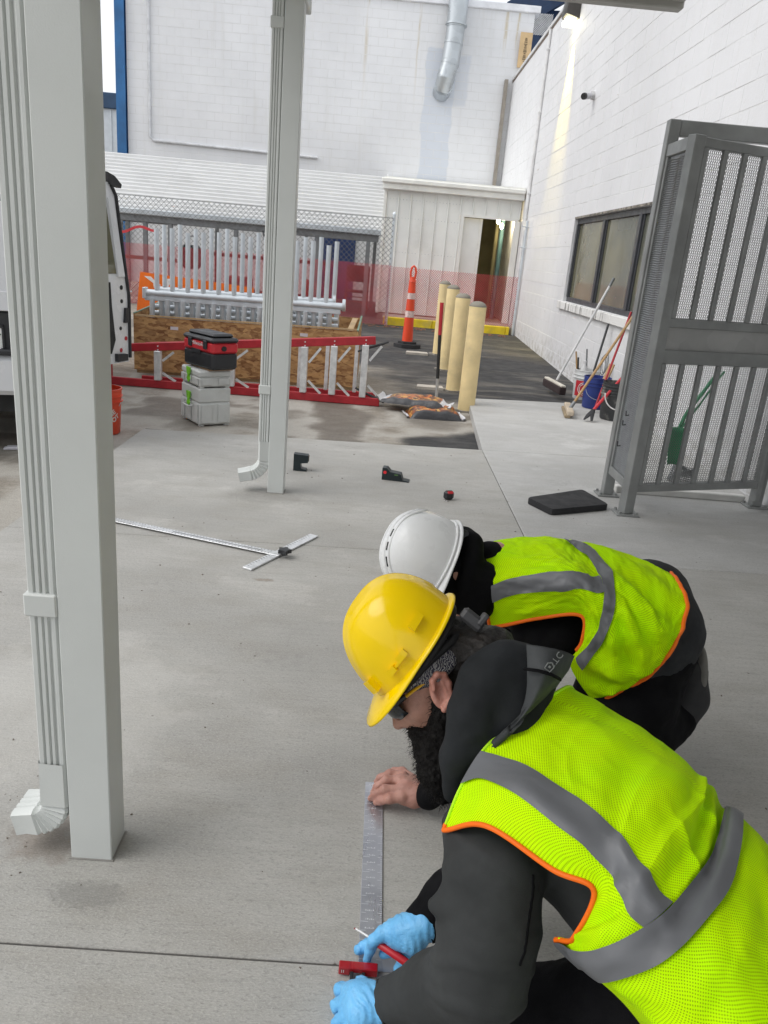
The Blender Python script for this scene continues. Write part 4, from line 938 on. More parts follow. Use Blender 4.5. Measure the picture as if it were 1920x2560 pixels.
for x in (CX0 + .05, CX1 - .12): cp('corner_batten', M_PINE, lambda b: b.bar((x, CF + .15, .50), (x + .05, CB - .05, .64), .07, .035))
for x, z in ((-2.38, .47), (-.88, .52)): cp('label', MAT('paper_label', (.62, .58, .60), .6), lambda b: b.box((x - .045, CF - .002, z - .018), (x + .045, CF - .0002, z + .018), R=None))
def rack(label, y, ztop, zr, xs, x0, x1, lower, grp):
    o = thing('pipe_rack', label, 'steel frame', group=grp)
    b = MB(); b.cyl((x0, y, zr - .012), (x1, y, zr + .018), .042, n=16); b.build('rail', M_GALVT, o, 40)
    b = MB(); b.box((x0 - .02, y - .055, zr - .075), (x0 + .02, y + .055, zr + .05), .006); b.build('end_plate', M_GALVT, o); b = MB(); b.cyl((x1 + .0, y, zr + .035), (x1 + .035, y, zr + .036), .07, n=16); b.build('end_plate', M_GALVT, o, 40)
    b = MB(); b.bar((x0, y - .005, zr - .07), (x1 - .02, y - .005, zr - .045), .05, .055, bev=.006); b.build('lower_rail', M_GALVT, o)
    for dz_, dy_ in ((-.17, .10), (-.25, .16)): b = MB(); b.cyl((x0 + .05, y + dy_, zr + dz_), (x1 - .05, y + dy_, zr + dz_ + .02), .030, n=12); b.build('tie_rail', M_GALVT, o, 40)
    for i, x in enumerate(xs):
        dz = .02 * math.sin(i * 2.1); b = MB(); b.tube([(x, y, zr + .03), (x, y, ztop + dz)], .028, 14, caps=False); b.lathe([(.028, 0), (.023, 0), (.023, -.05), (.001, -.05)], (x, y, ztop + dz), 14); b.build('upright', M_GALVT, o, 40)
        if lower:
            b = MB(); b.tube([(x - .05, y - .02, zr - .07), (x - .055, y - .02, zr - .30), (x - .06, y + .0, zr - .46)], .030, 10); b.build('leg', M_GALVT, o, 50)
        if lower: b = MB(); b.tube([(x + .045, y + .03, zr - .07), (x + .05, y + .03, zr - .28), (x + .07, y + .10, zr - .45)], [.032, .036, .030], 10); b.build('leg', M_GALVT, o, 50)
xs = [-2.66 + .181 * i for i in range(12)]
rack('nearer galvanised rack with row of open-topped uprights in the crate', 9.42, 1.545, .835, xs, -2.80, -.47, True, 'galvanised racks in the crate')
rack('rear galvanised rack with slightly taller uprights in the crate', 9.95, 1.60, .845, [x * 1.056 + .096 for x in xs], -2.80, -.62, True, 'galvanised racks in the crate')
bn = thing('orange_banner', 'orange banner with white slanted strokes leaning behind the crate', 'banner')
b = MB(); b.prism([(-3.32, .05), (-1.7, .05), (-1.72, .92), (-3.22, 1.0)], 0, .012, np.array([[1, 0, 0], [0, 0, 1], [0, 1, 0.]]), (0, 10.62, 0)); b.build('cloth', MAT('orange_cloth', (.85, .17, .01), .6), bn)
for pl in ([(-3.17, .95), (-3.08, .95), (-2.98, .86), (-3.0, .80), (-3.04, .81), (-3.05, .87)], [(-2.93, .80), (-2.87, .80), (-2.79, .94), (-2.86, .94)]): b = MB(); b.prism(pl, -.0015, 0, np.array([[1, 0, 0], [0, 0, 1], [0, 1, 0.]]), (0, 10.62, 0)); b.build('white_stroke', M_REFW, bn)

# ---------------------------------------------------------------- white van with its rear door open
vn = thing('cargo_van', 'white cargo van seen from behind with one rear door swung open', 'van', (-2.16, 5.42, 0), rad(19))
M_VAN = MAT('white_car_paint', (.70, .71, .73), .22, var=.02, dirt=.08, Coat_Weight=.4); M_TYRE = MAT('tyre_rubber', (.025, .025, .027), .85)
VX0, VX1, VY = -1.86, .0, .0
def vp(n, m, f, par=None, **k): b = MB(); f(b); return b.build(n, m, par or vn, **k)
def vbody(b):
    prof2 = [(VX0, .42), (VX1, .42), (VX1 + .02, .75), (VX1 + .01, 1.15), (VX1 - .10, 1.72), (VX1 - .22, 1.90), ((VX0 + VX1)/2, 1.97), (VX0 + .22, 1.90), (VX0 + .10, 1.72), (VX0 - .01, 1.15), (VX0 - .02, .75)]
    b.prism(prof2, 0, 4.3, np.array([[1, 0, 0], [0, 0, 1], [0, 1, 0.]]), (0, VY, 0))
vp('body', M_VAN, vbody, smooth=28)
vp('rear_bumper', M_VAN, lambda b: b.box((VX0 - .01, VY - .10, .36), (VX1 + .015, VY - .001, .63), .035))
vp('bumper_step', M_BLK, lambda b: b.box((VX0 + .05, VY - .11, .631), (VX1 - .1, VY - .002, .67), .01))
rd = vp('rear_door', M_VAN, lambda b: b.box((-0.940, VY - .05, .915), (VX1 - .06, VY - .001, 1.86), .02))
vp('door_crease', M_VAN, lambda b: b.box((-0.920, VY - .06, .918), (VX1 - .08, VY - .0505, 1.045), .006), rd)
vp('plate_recess', M_BLK, lambda b: b.box((-0.900, VY - .045, .64), (VX1 - .28, VY - .001, .912), .01))
pb = vp('number_plate', MAT('plate_white', (.72, .73, .70), .4), lambda b: b.box((-0.700, VY - .06, .665), (-0.393, VY - .046, .815), .003))
vp('plate_frame', M_BLK, lambda b: [b.box((-0.712, VY - .064, .653), (-0.381, VY - .0605, .674)), b.box((-0.392, VY - .064, .655), (-0.381, VY - .045, .825)), b.box((-0.712, VY - .064, .806), (-0.381, VY - .0605, .825))], pb)
vp('plate_sticker', MAT('plate_gold', (.45, .33, .06), .5), lambda b: b.box((-0.465, VY - .0612, .770), (-0.425, VY - .0603, .798)), pb)
R_F = np.array([[1, 0, 0], [0, 0, -1], [0, 1, 0.]])
link('plate_letters', text_mesh('EY', .105, MAT('plate_green', (.05, .14, .07), .5), .0006, R=R_F, at=(-0.455, VY - .0612, .728)), pb)
link('frame_letters', text_mesh('OM', .036, M_REFW, .0005, bold=.001, R=R_F, at=(-0.432, VY - .0648, .6635)), pb)
vp('tail_lamp', MAT('red_lens', (.40, .01, .02), .15), lambda b: b.cyl((-0.385, VY - .001, 1.735), (-0.385, VY - .03, 1.735), .038, n=16))
vp('lamp_trim', M_BLK, lambda b: b.box((-0.590, VY - .052, 1.60), (-0.340, VY - .0502, 1.64)))
vp('underbody', M_DARK, lambda b: b.box((VX0 + .1, VY + .05, .22), (VX1 - .1, VY + 4.1, .4195)))
for wx in (VX0 + .02, VX1 - .24):
    for wy in (VY + .95, VY + 3.5):
        w_ = vp('wheel', M_TYRE, lambda b: b.lathe([(.20, -.10), (.30, -.105), (.325, -.07), (.328, 0), (.325, .07), (.30, .105), (.20, .10)], (wx + .11, wy, .25), 28, np.array([[0, 0, 1], [1, 0, 0], [0, 1, 0.]])), smooth=40)
        b = MB(); b.lathe([(.001, .085), (.10, .08), (.19, .06), (.20, .10)], (wx + .11, wy, .25), 24, np.array([[0, 0, 1], [1, 0, 0], [0, 1, 0.]])); b.build('rim', M_ALU, w_, 40)
# the open door: pressed inner panel with seal, latch and holes
H0, H1 = npv((-2.17, 5.38, 0)), npv((-1.945, 6.13, 0)); hd = unit(H1 - H0); hl = np.linalg.norm(H1 - H0); hn = npv((hd[1], -hd[0], 0))
HR = np.stack([hd, npv((0, 0, 1)), hn], 1)          # local: along door, up, towards the viewer's side
od = MB(); outl = [(0, .52), (hl - .02, .52), (hl, .56), (hl, 1.02), (hl - .03, 1.15), (hl - .135, 1.72), (hl - .19, 1.80), (.05, 1.84), (0, 1.8)]
od.prism(outl, -.05, 0, HR, H0); od_ = od.build('open_door', M_VAN, vn); od_.matrix_parent_inverse = (Matrix.Translation((-2.16, 5.42, 0)) @ Matrix.Rotation(rad(19), 4, 'Z')).inverted()
def onp(n, m, poly, z0, z1): b = MB(); b.prism(poly, z0, z1, HR, H0); return b.build(n, m, od_)
onp('door_glass', M_GLASS, [(.06, 1.18), (hl - .16, 1.18), (hl - .27, 1.70), (.06, 1.72)], .0, .004)
onp('inner_trim', M_DARK, [(.03, .62), (hl - .25, .60), (hl - .20, .70), (hl - .235, .95), (hl - .245, 1.12), (.03, 1.14)], .001, .012)
onp('frame_bead', M_VAN, [(hl - .15, 1.16), (hl - .07, 1.16), (hl - .19, 1.70), (hl - .25, 1.70)], .001, .016)
sl = [(hl - .012, .55), (hl - .012, 1.02), (hl - .04, 1.15), (hl - .145, 1.72), (hl - .20, 1.79)]
b = MB(); b.tube([H0 + hd * s_ + npv((0, 0, z)) + hn * .006 for s_, z in sl], .013, 8); b.build('door_seal', M_RUB, od_)
for s_, z, r_ in ((.10, 1.08, .017), (.10, .98, .015), (.12, .78, .014)): b = MB(); p_ = H0 + hd * (hl - s_) + npv((0, 0, z)); b.cyl(p_, p_ + hn * .004, r_, n=14); b.build('access_hole', M_DARK, od_)
for s_, z in ((.055, .70), (.12, .615)): b = MB(); p_ = H0 + hd * (hl - s_) + npv((0, 0, z)); b.cyl(p_, p_ + hn * .004, .016, n=14); b.build('red_plug', MAT('red_plug', (.45, .02, .03), .4), od_)
onp('latch', M_BLK, [(hl - .085, .82), (hl - .035, .82), (hl - .03, .93), (hl - .07, .93)], .001, .02); onp('lower_latch', M_BLK, [(hl - .20, .535), (hl - .07, .535), (hl - .07, .585), (hl - .20, .595)], .001, .03)
b = MB(); p_ = H0 + hd * (hl - .03) + npv((0, 0, 1.05)); b.cyl(p_, p_ + hd * .06, .006, n=6); b.build('striker', M_GALVT, od_)
onp('top_seal_cap', M_RUB, [(hl - .22, 1.79), (hl - .10, 1.775), (hl - .09, 1.80), (hl - .17, 1.85), (hl - .26, 1.87)], -.02, .02)
b = MB(); P_ = (-2.441, 5.464, -0.080)
b.box((-.05, -.03, 0), (.05, .03, .012), .002); b.box((-.03, -.045, .0122), (.045, .02, .022), .002); tag(b.build('paper_scrap', MAT('white_paper', (.72, .71, .76), .7), None, loc=(-2.60, 5.44, -.079), rz=.3), 'small folded white paper on the ground behind the van', 'paper')

# ---------------------------------------------------------------- brooms and buckets against the wall
M_BRIS = MAT('dark_bristles', (.035, .022, .022), .9, bump=.004, bs=120); M_WOOD = MAT('ash_handle', (.40, .25, .11), .5, vs=12); M_BLK2 = MAT('pale_block', (.50, .42, .32), .7)
def pole(o, n, a, b_, r, m): b = MB(); b.cyl(a, b_, r, n=10); b.build(n, m, o, 40)
p1 = thing('push_broom', 'push broom with white metal handle and dark bristles leaning on the window sill', 'broom')
pole(p1, 'handle', (2.33, 10.0, .13), (2.785, 9.93, 1.34), .016, MAT('white_metal_pole', (.66, .66, .66), .35)); pole(p1, 'grip', (2.785, 9.93, 1.34), (2.82, 9.925, 1.44), .017, M_STEELD)
hd2 = unit((.08, -.80, 0)); b = MB(); b.bar(npv((2.31, 10.02, .10)) - hd2 * .36, npv((2.31, 10.02, .10)) + hd2 * .36, .06, .025, bev=.005); b.build('head', MAT('cream_head', (.62, .58, .50), .6), p1)
b = MB(); b.bar(npv((2.31, 10.02, .04)) - hd2 * .36, npv((2.31, 10.02, .04)) + hd2 * .36, .09, .095, bev=.01); b.build('bristles', M_BRIS, p1, kind='stuff')
p2 = thing('push_broom', 'push broom with wooden handle and pale block in front of the blue bucket', 'broom')
pole(p2, 'handle', (2.14, 8.30, .10), (2.79, 8.82, 1.06), .015, M_WOOD)
hd3 = unit((.10, .62, 0)); b = MB(); b.bar(npv((2.12, 8.33, .055)) - hd3 * .30, npv((2.12, 8.33, .055)) + hd3 * .30, .07, .05, bev=.008); b.build('head', M_BLK2, p2); pole(p2, 'ferrule', (2.12, 8.285, .07), (2.165, 8.32, .137), .02, M_STEELD)
b = MB(); b.bar(npv((2.09, 8.33, .02)) - hd3 * .29, npv((2.09, 8.33, .02)) + hd3 * .29, .06, .03, bev=.004); b.build('bristles', MAT('tan_bristles', (.28, .22, .14), .9), p2, kind='stuff')
p3 = thing('scraper', 'long red-handled scraper with black blade leaning by the black bucket', 'scraper')
pole(p3, 'handle', (2.30, 8.02, .12), (2.80, 8.30, .70), .016, MAT('red_pole', (.50, .02, .03), .45)); b = MB(); b.tube([(2.20, 7.96, .02), (2.24, 7.98, .06), (2.30, 8.02, .125)], [.012, .03, .022], 8, sq=.5); b.tube([(2.27, 7.92, .02), (2.28, 7.97, .08), (2.30, 8.02, .12)], [.012, .022, .02], 8, sq=.5); b.build('blade', M_RUB, p3)
p4 = thing('red_pole', 'thin red pole leaning on the sill behind the wooden broom handle', 'pole'); pole(p4, 'shaft', (2.46, 8.55, .02), (2.785, 8.90, 1.10), .013, MAT('red_pole_dark', (.38, .02, .03), .5)); pole(p4, 'tip', (2.46, 8.55, .02), (2.445, 8.535, .0), .014, M_RUB)
k1 = thing('bucket', 'white bucket with red label full of small tools by the white wall', 'bucket', (2.56, 9.45, .0)); bucket(k1, MAT('white_pail', (.62, .63, .63), .45, dirt=.3), .135, .152, .36)
b = MB(); GR = [[(.1475 * math.sin(a) * (1 + .06 * z), -.1475 * math.cos(a) * (1 + .06 * z), z) for z in (.05, .235)] for a in np.linspace(-1.15, .35, 14)]; b.sheet(GR); b.build('red_label', MAT('red_label', (.45, .02, .03), .5), k1)
b = MB()
for rr in (.075, .055): b.tube([(.151 * math.sin(-.35 + rr / .15 * math.cos(q)), -.151 * math.cos(-.35 + rr / .15 * math.cos(q)), .14 + rr * math.sin(q)) for q in np.linspace(0, 6.28, 20)], .004, 4)
b.build('label_ring', M_REFW, k1)
for i, (dx, dy, h_, tl, m_) in enumerate(((-.08, .02, .56, -.09, M_WOOD), (.02, .03, .60, -.06, M_STEELD), (-.10, -.05, .50, -.05, M_DARK))):
    tt = tag(link('hand_tool', MB().cyl((2.56 + dx, 9.45 + dy, .10), (2.56 + dx + tl, 9.45 + dy + .02, h_), .012, .010, 8).mesh('hand_tool', m_, 40)), ('wooden handled tool standing in the white bucket', 'grey steel tool standing in the white bucket', 'short black rod standing in the white bucket')[i], 'tool')
bt = thing('spray_bottle', 'white plastic bottle standing in the white bucket', 'bottle', (2.50, 9.42, .24)); b = MB(); b.lathe([(.001, 0), (.042, .005), (.045, .05), (.045, .14), (.02, .175), (.018, .20), (.001, .20)], (0, 0, 0), 18); b.build('bottle_body', MAT('milky_plastic', (.66, .66, .66), .4), bt, 50); b = MB(); b.cyl((0, 0, .2001), (0, 0, .225), .021, n=12); b.build('cap', MAT('milky_cap', (.6, .6, .6), .4), bt)
bw = thing('floor_scraper', 'black handled floor scraper standing in the white bucket against the wall', 'scraper'); pole(bw, 'handle', (2.63, 9.50, .22), (2.79, 9.72, .90), .014, M_BLK); b = MB(); b.bar((2.60, 9.48, .08), (2.63, 9.50, .22), .10, .02); b.build('blade', M_STEELD, bw)
cw = MB(); 
for k in range(3): cw.tube([(2.70 + .02*k + .035 * math.cos(q), 9.36 + .02*k, .42 + .12 * math.sin(q) + .02*k) for q in np.linspace(-1.57, 4.71, 20)], .005, 5)
tag(cw.build('cable_loop', M_STEELD), 'grey cable looped over the rim of the white bucket', 'cable')
k2 = thing('bucket', 'blue plastic bucket with wire bail beside the white bucket', 'bucket', (2.53, 8.86, 0)); bucket(k2, MAT('blue_pail', (.02, .04, .20), .45, dirt=.25), .132, .150, .36); b = MB(); b.tube([(.16 * math.cos(a), -.155 - .02 * math.sin(a), .24 - .12 * math.sin(a)) for a in np.linspace(.1, 3.04, 14)], .003, 5); b.build('bail', M_GALVT, k2)
b = MB(); b.bar((2.56, 8.88, .10), (2.70, 8.98, .50), .07, .02); tag(b.build('wood_stake', M_WOOD), 'wooden stake standing in the blue bucket', 'stake')
k3 = thing('bucket', 'black ribbed bucket crusted with cement under a steel shovel', 'bucket', (2.57, 8.22, 0)); b = MB(); pr = [(.001, .004), (.128, .004), (.135, .02), (.150, .26)]
for i in range(4): pr += [(.151, .265 + .03*i), (.160, .268 + .03*i), (.160, .278 + .03*i), (.151, .282 + .03*i)]
pr += [(.156, .40), (.148, .40), (.13, .03), (.001, .03)]; b.lathe(pr, (0, 0, 0), 32); b.build('pail', MAT('cement_crusted', (.035, .036, .038), .6, dirt=.75, dirtcol=(.30, .29, .26), vs=9), k3, 35)
b = MB(); b.tube([(.168 * math.cos(a), -.165, .30 - .17 * math.sin(a)) for a in np.linspace(0, math.pi, 16)], .007, 6); b.build('bail', M_REFW, k3)
s7 = thing('shovel', 'steel shovel with black grip standing in the ribbed bucket', 'shovel'); pole(s7, 'shaft', (2.60, 8.22, .08), (2.77, 8.45, .86), .017, M_STEELD); pole(s7, 'grip', (2.77, 8.45, .86), (2.81, 8.50, 1.02), .022, M_RUB)

# ---------------------------------------------------------------- things on the slab
kp = thing('kneeling_pad', 'black foam kneeling pad with hand slot beside the steel gate', 'kneeling pad'); c = [(1.055, 4.86), (1.175, 4.63), (1.60, 4.85), (1.50, 5.17)]
P2 = []
for i in range(4):
    p, a, b_ = npv(c[i]), npv(c[i-1]), npv(c[(i+1) % 4])
    for t_ in (0, .5, 1): q = p + unit(a - p) * .03 * (1 - t_) ** 2 + unit(b_ - p) * .03 * t_ ** 2; P2.append(tuple(q))
M_FOAM = MAT('black_foam', (.022, .022, .024), .75, bump=.0006, bs=200); b = MB(); b.prism(P2, .001, .038); ctr = np.mean(P2, 0); b.prism([tuple(ctr + (npv(q) - ctr) * .985) for q in P2], .0381, .042); b.build('pad', M_FOAM, kp)
b = MB(); b.prism([(1.245, 4.98), (1.27, 4.945), (1.38, 5.00), (1.36, 5.04)], .0421, .0425); b.build('hand_slot', M_DARK, kp)
ts = thing('drywall_square', 'long aluminium T-square with black knob lying on the slab', 'T-square'); M_RUL = MAT('satin_aluminium', (.70, .71, .72), .35, .5, vs=30)
hA, hB = npv((-.545, 3.40, 0)), npv((-.270, 3.925, 0)); bA, bB = npv((-.41, 3.60, 0)), npv((-1.52, 3.965, 0)); hu = unit(hB - hA); bu = unit(bB - bA)
b = MB(); b.bar(hA + npv((0, 0, .0055)), hB + npv((0, 0, .0055)), .052, .009, bev=.001); b.build('head', M_RUL, ts); b = MB(); b.bar(bA + npv((0, 0, .0125)), bB + npv((0, 0, .0125)), .050, .004, bev=.001); b.build('blade', M_RUL, ts)
M_INK = MAT('black_ink', (.02, .02, .02), .7); b = MB(); bw_ = npv((-bu[1], bu[0], 0))
for i in range(60):
    for sd_ in (-1, 1): p = bA + bu * (.06 + i * .0185) + bw_ * sd_ * (.018 - .003 * (i % 4 == 0)) + npv((0, 0, .0146)); b.bar(p - bw_ * .0035, p + bw_ * .0035, .0035, .0004)
b.build('scale_marks', M_INK, ts, kind='stuff'); b = MB(); hw_ = npv((-hu[1], hu[0], 0))
for i in range(26): p = hA + hu * (.03 + i * .021) + hw_ * .015 + npv((0, 0, .0101)); b.bar(p - hw_ * .006, p + hw_ * .006, .003, .0004)
b.build('scale_marks', M_INK, ts, kind='stuff'); b = MB(); b.bar(bA + bu * .10 + npv((0, 0, .0147)), bA + bu * .62 + npv((0, 0, .0147)), .005, .0004); b.build('slot', M_INK, ts)
b = MB(); kc = bA - bu * .02 + npv((0, 0, .0146)); pl = []
for i in range(10): r_ = .036 if i % 2 == 0 else .023; pl.append((kc[0] + r_ * math.cos(i * .628), kc[1] + r_ * math.sin(i * .628)))
b.prism(pl, .026, .045); b.cyl(kc, kc + npv((0, 0, .0115)), .017, n=12); b.build('knob', M_BLK, ts)
lz1 = thing('laser_level', 'dark cross-line laser square with red lens lying on the slab', 'laser level', (.17, 5.17, 0), rad(-8)); b = MB(); b.prism([(-.075, 0), (.115, 0), (.115, .006), (.07, .012), (.055, .052), (-.02, .060), (-.045, .085), (-.075, .085)], -.035, .035, np.array([[1, 0, 0], [0, 0, -1], [0, 1, 0.]])); b.build('body', MAT('petrol_plastic', (.012, .022, .026), .45), lz1)
t = NT('red_lens_lit'); t.fin((.6, .02, .03), .2, Emission_Color=(1, .05, .06), Emission_Strength=.15); b = MB(); b.cyl((-.055, -.0351, .055), (-.055, -.040, .055), .011, n=14); b.build('lens', t.mat, lz1); b = MB(); b.box((.012, -.037, .040), (.036, -.0351, .048)); b.build('vial', MAT('dull_vial', (.10, .22, .06), .4), lz1)
lz2 = thing('laser_level', 'dark laser level on a foot peeking out behind the downspout column', 'laser level', (-.47, 5.22, 0)); b = MB(); b.prism([(-.06, 0), (.035, 0), (.03, .012), (-.005, .018), (-.012, .055), (.04, .062), (.04, .115), (-.06, .12)], -.03, .03, np.array([[1, 0, 0], [0, 0, -1], [0, 1, 0.]])); b.build('body', MAT('petrol_plastic_2', (.012, .022, .026), .45), lz2); b = MB(); b.box((.0402, -.02, .07), (.046, .02, .108), .002); b.build('lens', M_GLASS, lz2)
tp = thing('tape_measure', 'small red and black tape measure on the slab near the joint', 'tape measure', (.53, 4.80, 0), .3); b = MB(); b.box((-.034, -.02, .001), (.034, .02, .062), .014); b.build('case', M_BLK, tp); b = MB(); b.box((-.022, -.0212, .036), (.030, .0212, .060), .010); b.build('shell', M_REDB, tp); b = MB(); b.tube([(-.03, -.02, .004), (-.045, -.035, .003), (-.03, -.05, .003), (-.02, -.03, .004)], .003, 5); b.build('lanyard', M_REFW, tp)
# scattered grit and dry leaves on the slab
b = MB()
for i in range(150):
    x, y = random.uniform(-1.7, 1.5), random.uniform(1.0, 6.0)
    if i < 22: x, y = random.gauss(-.78, .13), random.gauss(1.70, .16)
    s_ = random.uniform(.0010, .0028) * (1 + .12 * y); b.box((-s_, -s_ * .6, 0), (s_, s_ * .6, s_ * .7), 0, rotz(random.random() * 6.28), (x, y, .0))
b.build('grit', MAT('dark_grit', (.15, .125, .10), .9, var=.5, vs=60), None, kind='stuff')

# ---------------------------------------------------------------- people
def cr1(P, t):
    """Catmull-Rom along axis 0 at parameters t (ends extrapolated)"""
    P = npv(P); n = len(P); P = np.concatenate([[2*P[0] - P[1]], P, [2*P[-1] - P[-2]]]); t = np.clip(np.asarray(t, float), 0, n - 1); i = np.minimum(t.astype(int), n - 2); f = (t - i)
    f = f.reshape(f.shape + (1,) * (P.ndim - 1)); p0, p1, p2, p3 = P[i], P[i+1], P[i+2], P[i+3]
    return .5 * (2*p1 + (p2 - p0) * f + (2*p0 - 5*p1 + 4*p2 - p3) * f**2 + (3*p1 - p0 - 3*p2 + p3) * f**3)
def surf(G, u, v):
    A = cr1(G, u)                                   # (n, C, 3)
    A = np.swapaxes(A, 0, 1); n = A.shape[1]; C = A.shape[0]
    P = np.concatenate([[2*A[0] - A[1]], A, [2*A[-1] - A[-2]]]); v = np.clip(np.asarray(v, float), 0, C - 1); i = np.minimum(v.astype(int), C - 2); f = (v - i)[:, None]; k = np.arange(n)
    p0, p1, p2, p3 = P[i, k], P[i+1, k], P[i+2, k], P[i+3, k]
    return .5 * (2*p1 + (p2 - p0) * f + (2*p0 - 5*p1 + 4*p2 - p3) * f**2 + (3*p1 - p0 - 3*p2 + p3) * f**3)
class Cloth:
    def __init__(s, G, fold, sign=None):
        s.G = npv(G); s.fold = fold; s.R, s.C = s.G.shape[:2]
        u = np.array([(s.R-1)/2.]); v = np.array([(s.C-1)/2.]); s.sg = 1; n = s.nrm(u, v)[0]; p = surf(s.G, u, v)[0]; s.sg = 1 if n @ (npv((0, -.4, 2)) - p) > 0 else -1
        s.lu = np.linalg.norm(np.diff(s.G[:, s.C//2], axis=0), axis=1).sum() / (s.R-1); s.lv = np.linalg.norm(np.diff(s.G[s.R//2], axis=0), axis=1).sum() / (s.C-1)
    def nrm(s, u, v, e=.02):
        n = np.cross(surf(s.G, u + e, v) - surf(s.G, u - e, v), surf(s.G, u, v + e) - surf(s.G, u, v - e)); return s.sg * n / (np.linalg.norm(n, axis=1)[:, None] + 1e-12)
    def at(s, u, v, off=0.0):
        u = np.asarray(u, float); v = np.asarray(v, float); return surf(s.G, u, v) + s.nrm(u, v) * (off + s.fold(u, v))[:, None]
    def patch(s, name, U, V, mat, parent, off, solid=.003, label=None):
        nu, nv = U.shape; P = s.at(U.ravel(), V.ravel(), off).reshape(nu, nv, 3)
        mb = MB(); G = P if s.sg < 0 else P[:, ::-1]; Uo, Vo = (U, V) if s.sg < 0 else (U[:, ::-1], V[:, ::-1])
        mb.sheet(G); me = mb.mesh(name, mat, 180)
        uvl = me.uv_layers.new(name='cloth'); idx = np.zeros(len(me.loops), int); me.loops.foreach_get('vertex_index', idx)
        cum = lambda A, ax: np.concatenate([np.zeros_like(np.take(A, [0], ax)[..., 0]), np.cumsum(np.linalg.norm(np.diff(A, axis=ax), axis=-1), axis=ax)], axis=ax); au_, av_ = cum(G, 0), cum(G, 1); av_ = av_ - av_[:, [nv // 2]]; au_ = au_ - au_[[nu // 2]]
        uv = np.stack([au_.ravel(), av_.ravel()], 1)[idx]; uvl.data.foreach_set('uv', uv.astype(np.float32).ravel())
        o = link(name, me, parent, label=label)
        if solid: m = o.modifiers.new('thickness', 'SOLIDIFY'); m.thickness = solid; m.offset = 1
        return o
    def strip(s, name, e1, e2, mat, parent, off, n=90, m=10):
        a = cr1(npv(e1), np.linspace(0, len(e1) - 1, n)); b = cr1(npv(e2), np.linspace(0, len(e2) - 1, n)); w = np.linspace(0, 1, m)[None, :, None]
        Q = a[:, None] * (1 - w) + b[:, None] * w; return s.patch(name, Q[..., 0], Q[..., 1], mat, parent, off + .002, 0)
    def cord(s, name, path, r, mat, parent, n=120, sq=.6):
        a = cr1(npv(path), np.linspace(0, len(path) - 1, n)); P = s.at(a[:, 0], a[:, 1], .001); mb = MB(); mb.tube(P, r, 8, sq=1.0); return mb.build(name, mat, parent, 180)
def vest_mat(name, pitch):
    t = NT(name); uv = t.n.new('ShaderNodeUVMap'); uv.uv_map = 'cloth'; x = t.sep(uv.outputs[0])
    k = 2 * math.pi / pitch
    h = t.math('MULTIPLY', t.math('SINE', t.math('MULTIPLY', x[0], k)), t.math('SINE', t.math('MULTIPLY', x[1], k))); hole = t.ramp(h, .46, .62)
    c = t.mix(t.ramp(t.noise(7, 4), .3, .7), (.54, 1.0, .0), (.63, 1.0, .0)); c = t.mix(t.math('MULTIPLY', hole, .62), c, (.08, .13, .008))
    return t.fin(c, .75, 0, t.bump(t.math('SUBTRACT', 1.0, hole), .0012), Specular_IOR_Level=.08)
M_TAPE = MAT('grey_reflective_tape', (.135, .14, .15), .42, var=.05, vs=5, bump=.0003, bs=900); M_TRIM = MAT('orange_binding', (1.0, .165, .0), .6, var=.05)
M_SOFT = MAT('charcoal_softshell', (.040, .0425, .043), .8, var=.16, vs=9, bump=.0005, bs=600, Specular_IOR_Level=.25); M_HOOD = MAT('charcoal_fleece', (.017, .019, .021), .85, var=.16, vs=9, bump=.0005, bs=600, Specular_IOR_Level=.25); M_BLKC = MAT('black_cotton', (.0045, .0045, .0055), .9, var=.3, vs=12, bump=.0006, bs=400, Specular_IOR_Level=.15); M_BLKP = MAT('black_work_trousers', (.0050, .0050, .0062), .88, var=.3, vs=9, bump=.001, bs=300, Specular_IOR_Level=.15)
M_SOFT2 = MAT('grey_softshell_rim', (.042, .046, .048), .75, var=.1, vs=14, bump=.0004, bs=700)
def skin_mat(name, a, b):
    t = NT(name); c = t.mix(t.ramp(t.noise(22, 5, .6), .35, .65), a, b); c = t.mix(t.ramp(t.noise(90, 3), .6, .72, 0, .35), c, mul3(a, .65))
    return t.fin(c, .5, 0, t.bump(t.math('ADD', t.noise(160, 4, .65), t.math('MULTIPLY', t.noise(45, 3), 1.5)), .0012), Subsurface_Weight=.12, Subsurface_Radius=(.01, .004, .002), Subsurface_Scale=.6)
M_SKIN = skin_mat('skin', (.42, .215, .155), (.50, .27, .20)); M_SKIN2 = skin_mat('skin_hand', (.41, .20, .155), (.50, .26, .205))
M_HAIR = MAT('dark_brown_hair', (.010, .007, .005), .6, var=.4, vs=60, bump=.003, bs=160); M_BEARD = MAT('black_beard', (.0055, .0045, .004), .7, var=.4, vs=60, bump=.004, bs=140, Specular_IOR_Level=.25)
def plastic(name, c, rough=.16): return MAT(name, c, rough, var=.03, vs=9, bump=.00012, bs=60, Coat_Weight=.10, Coat_Roughness=.08, Specular_IOR_Level=.35)
M_HATY = plastic('yellow_shell', (.90, .62, .0)); M_HATW = plastic('white_shell', (.80, .81, .815), .3)

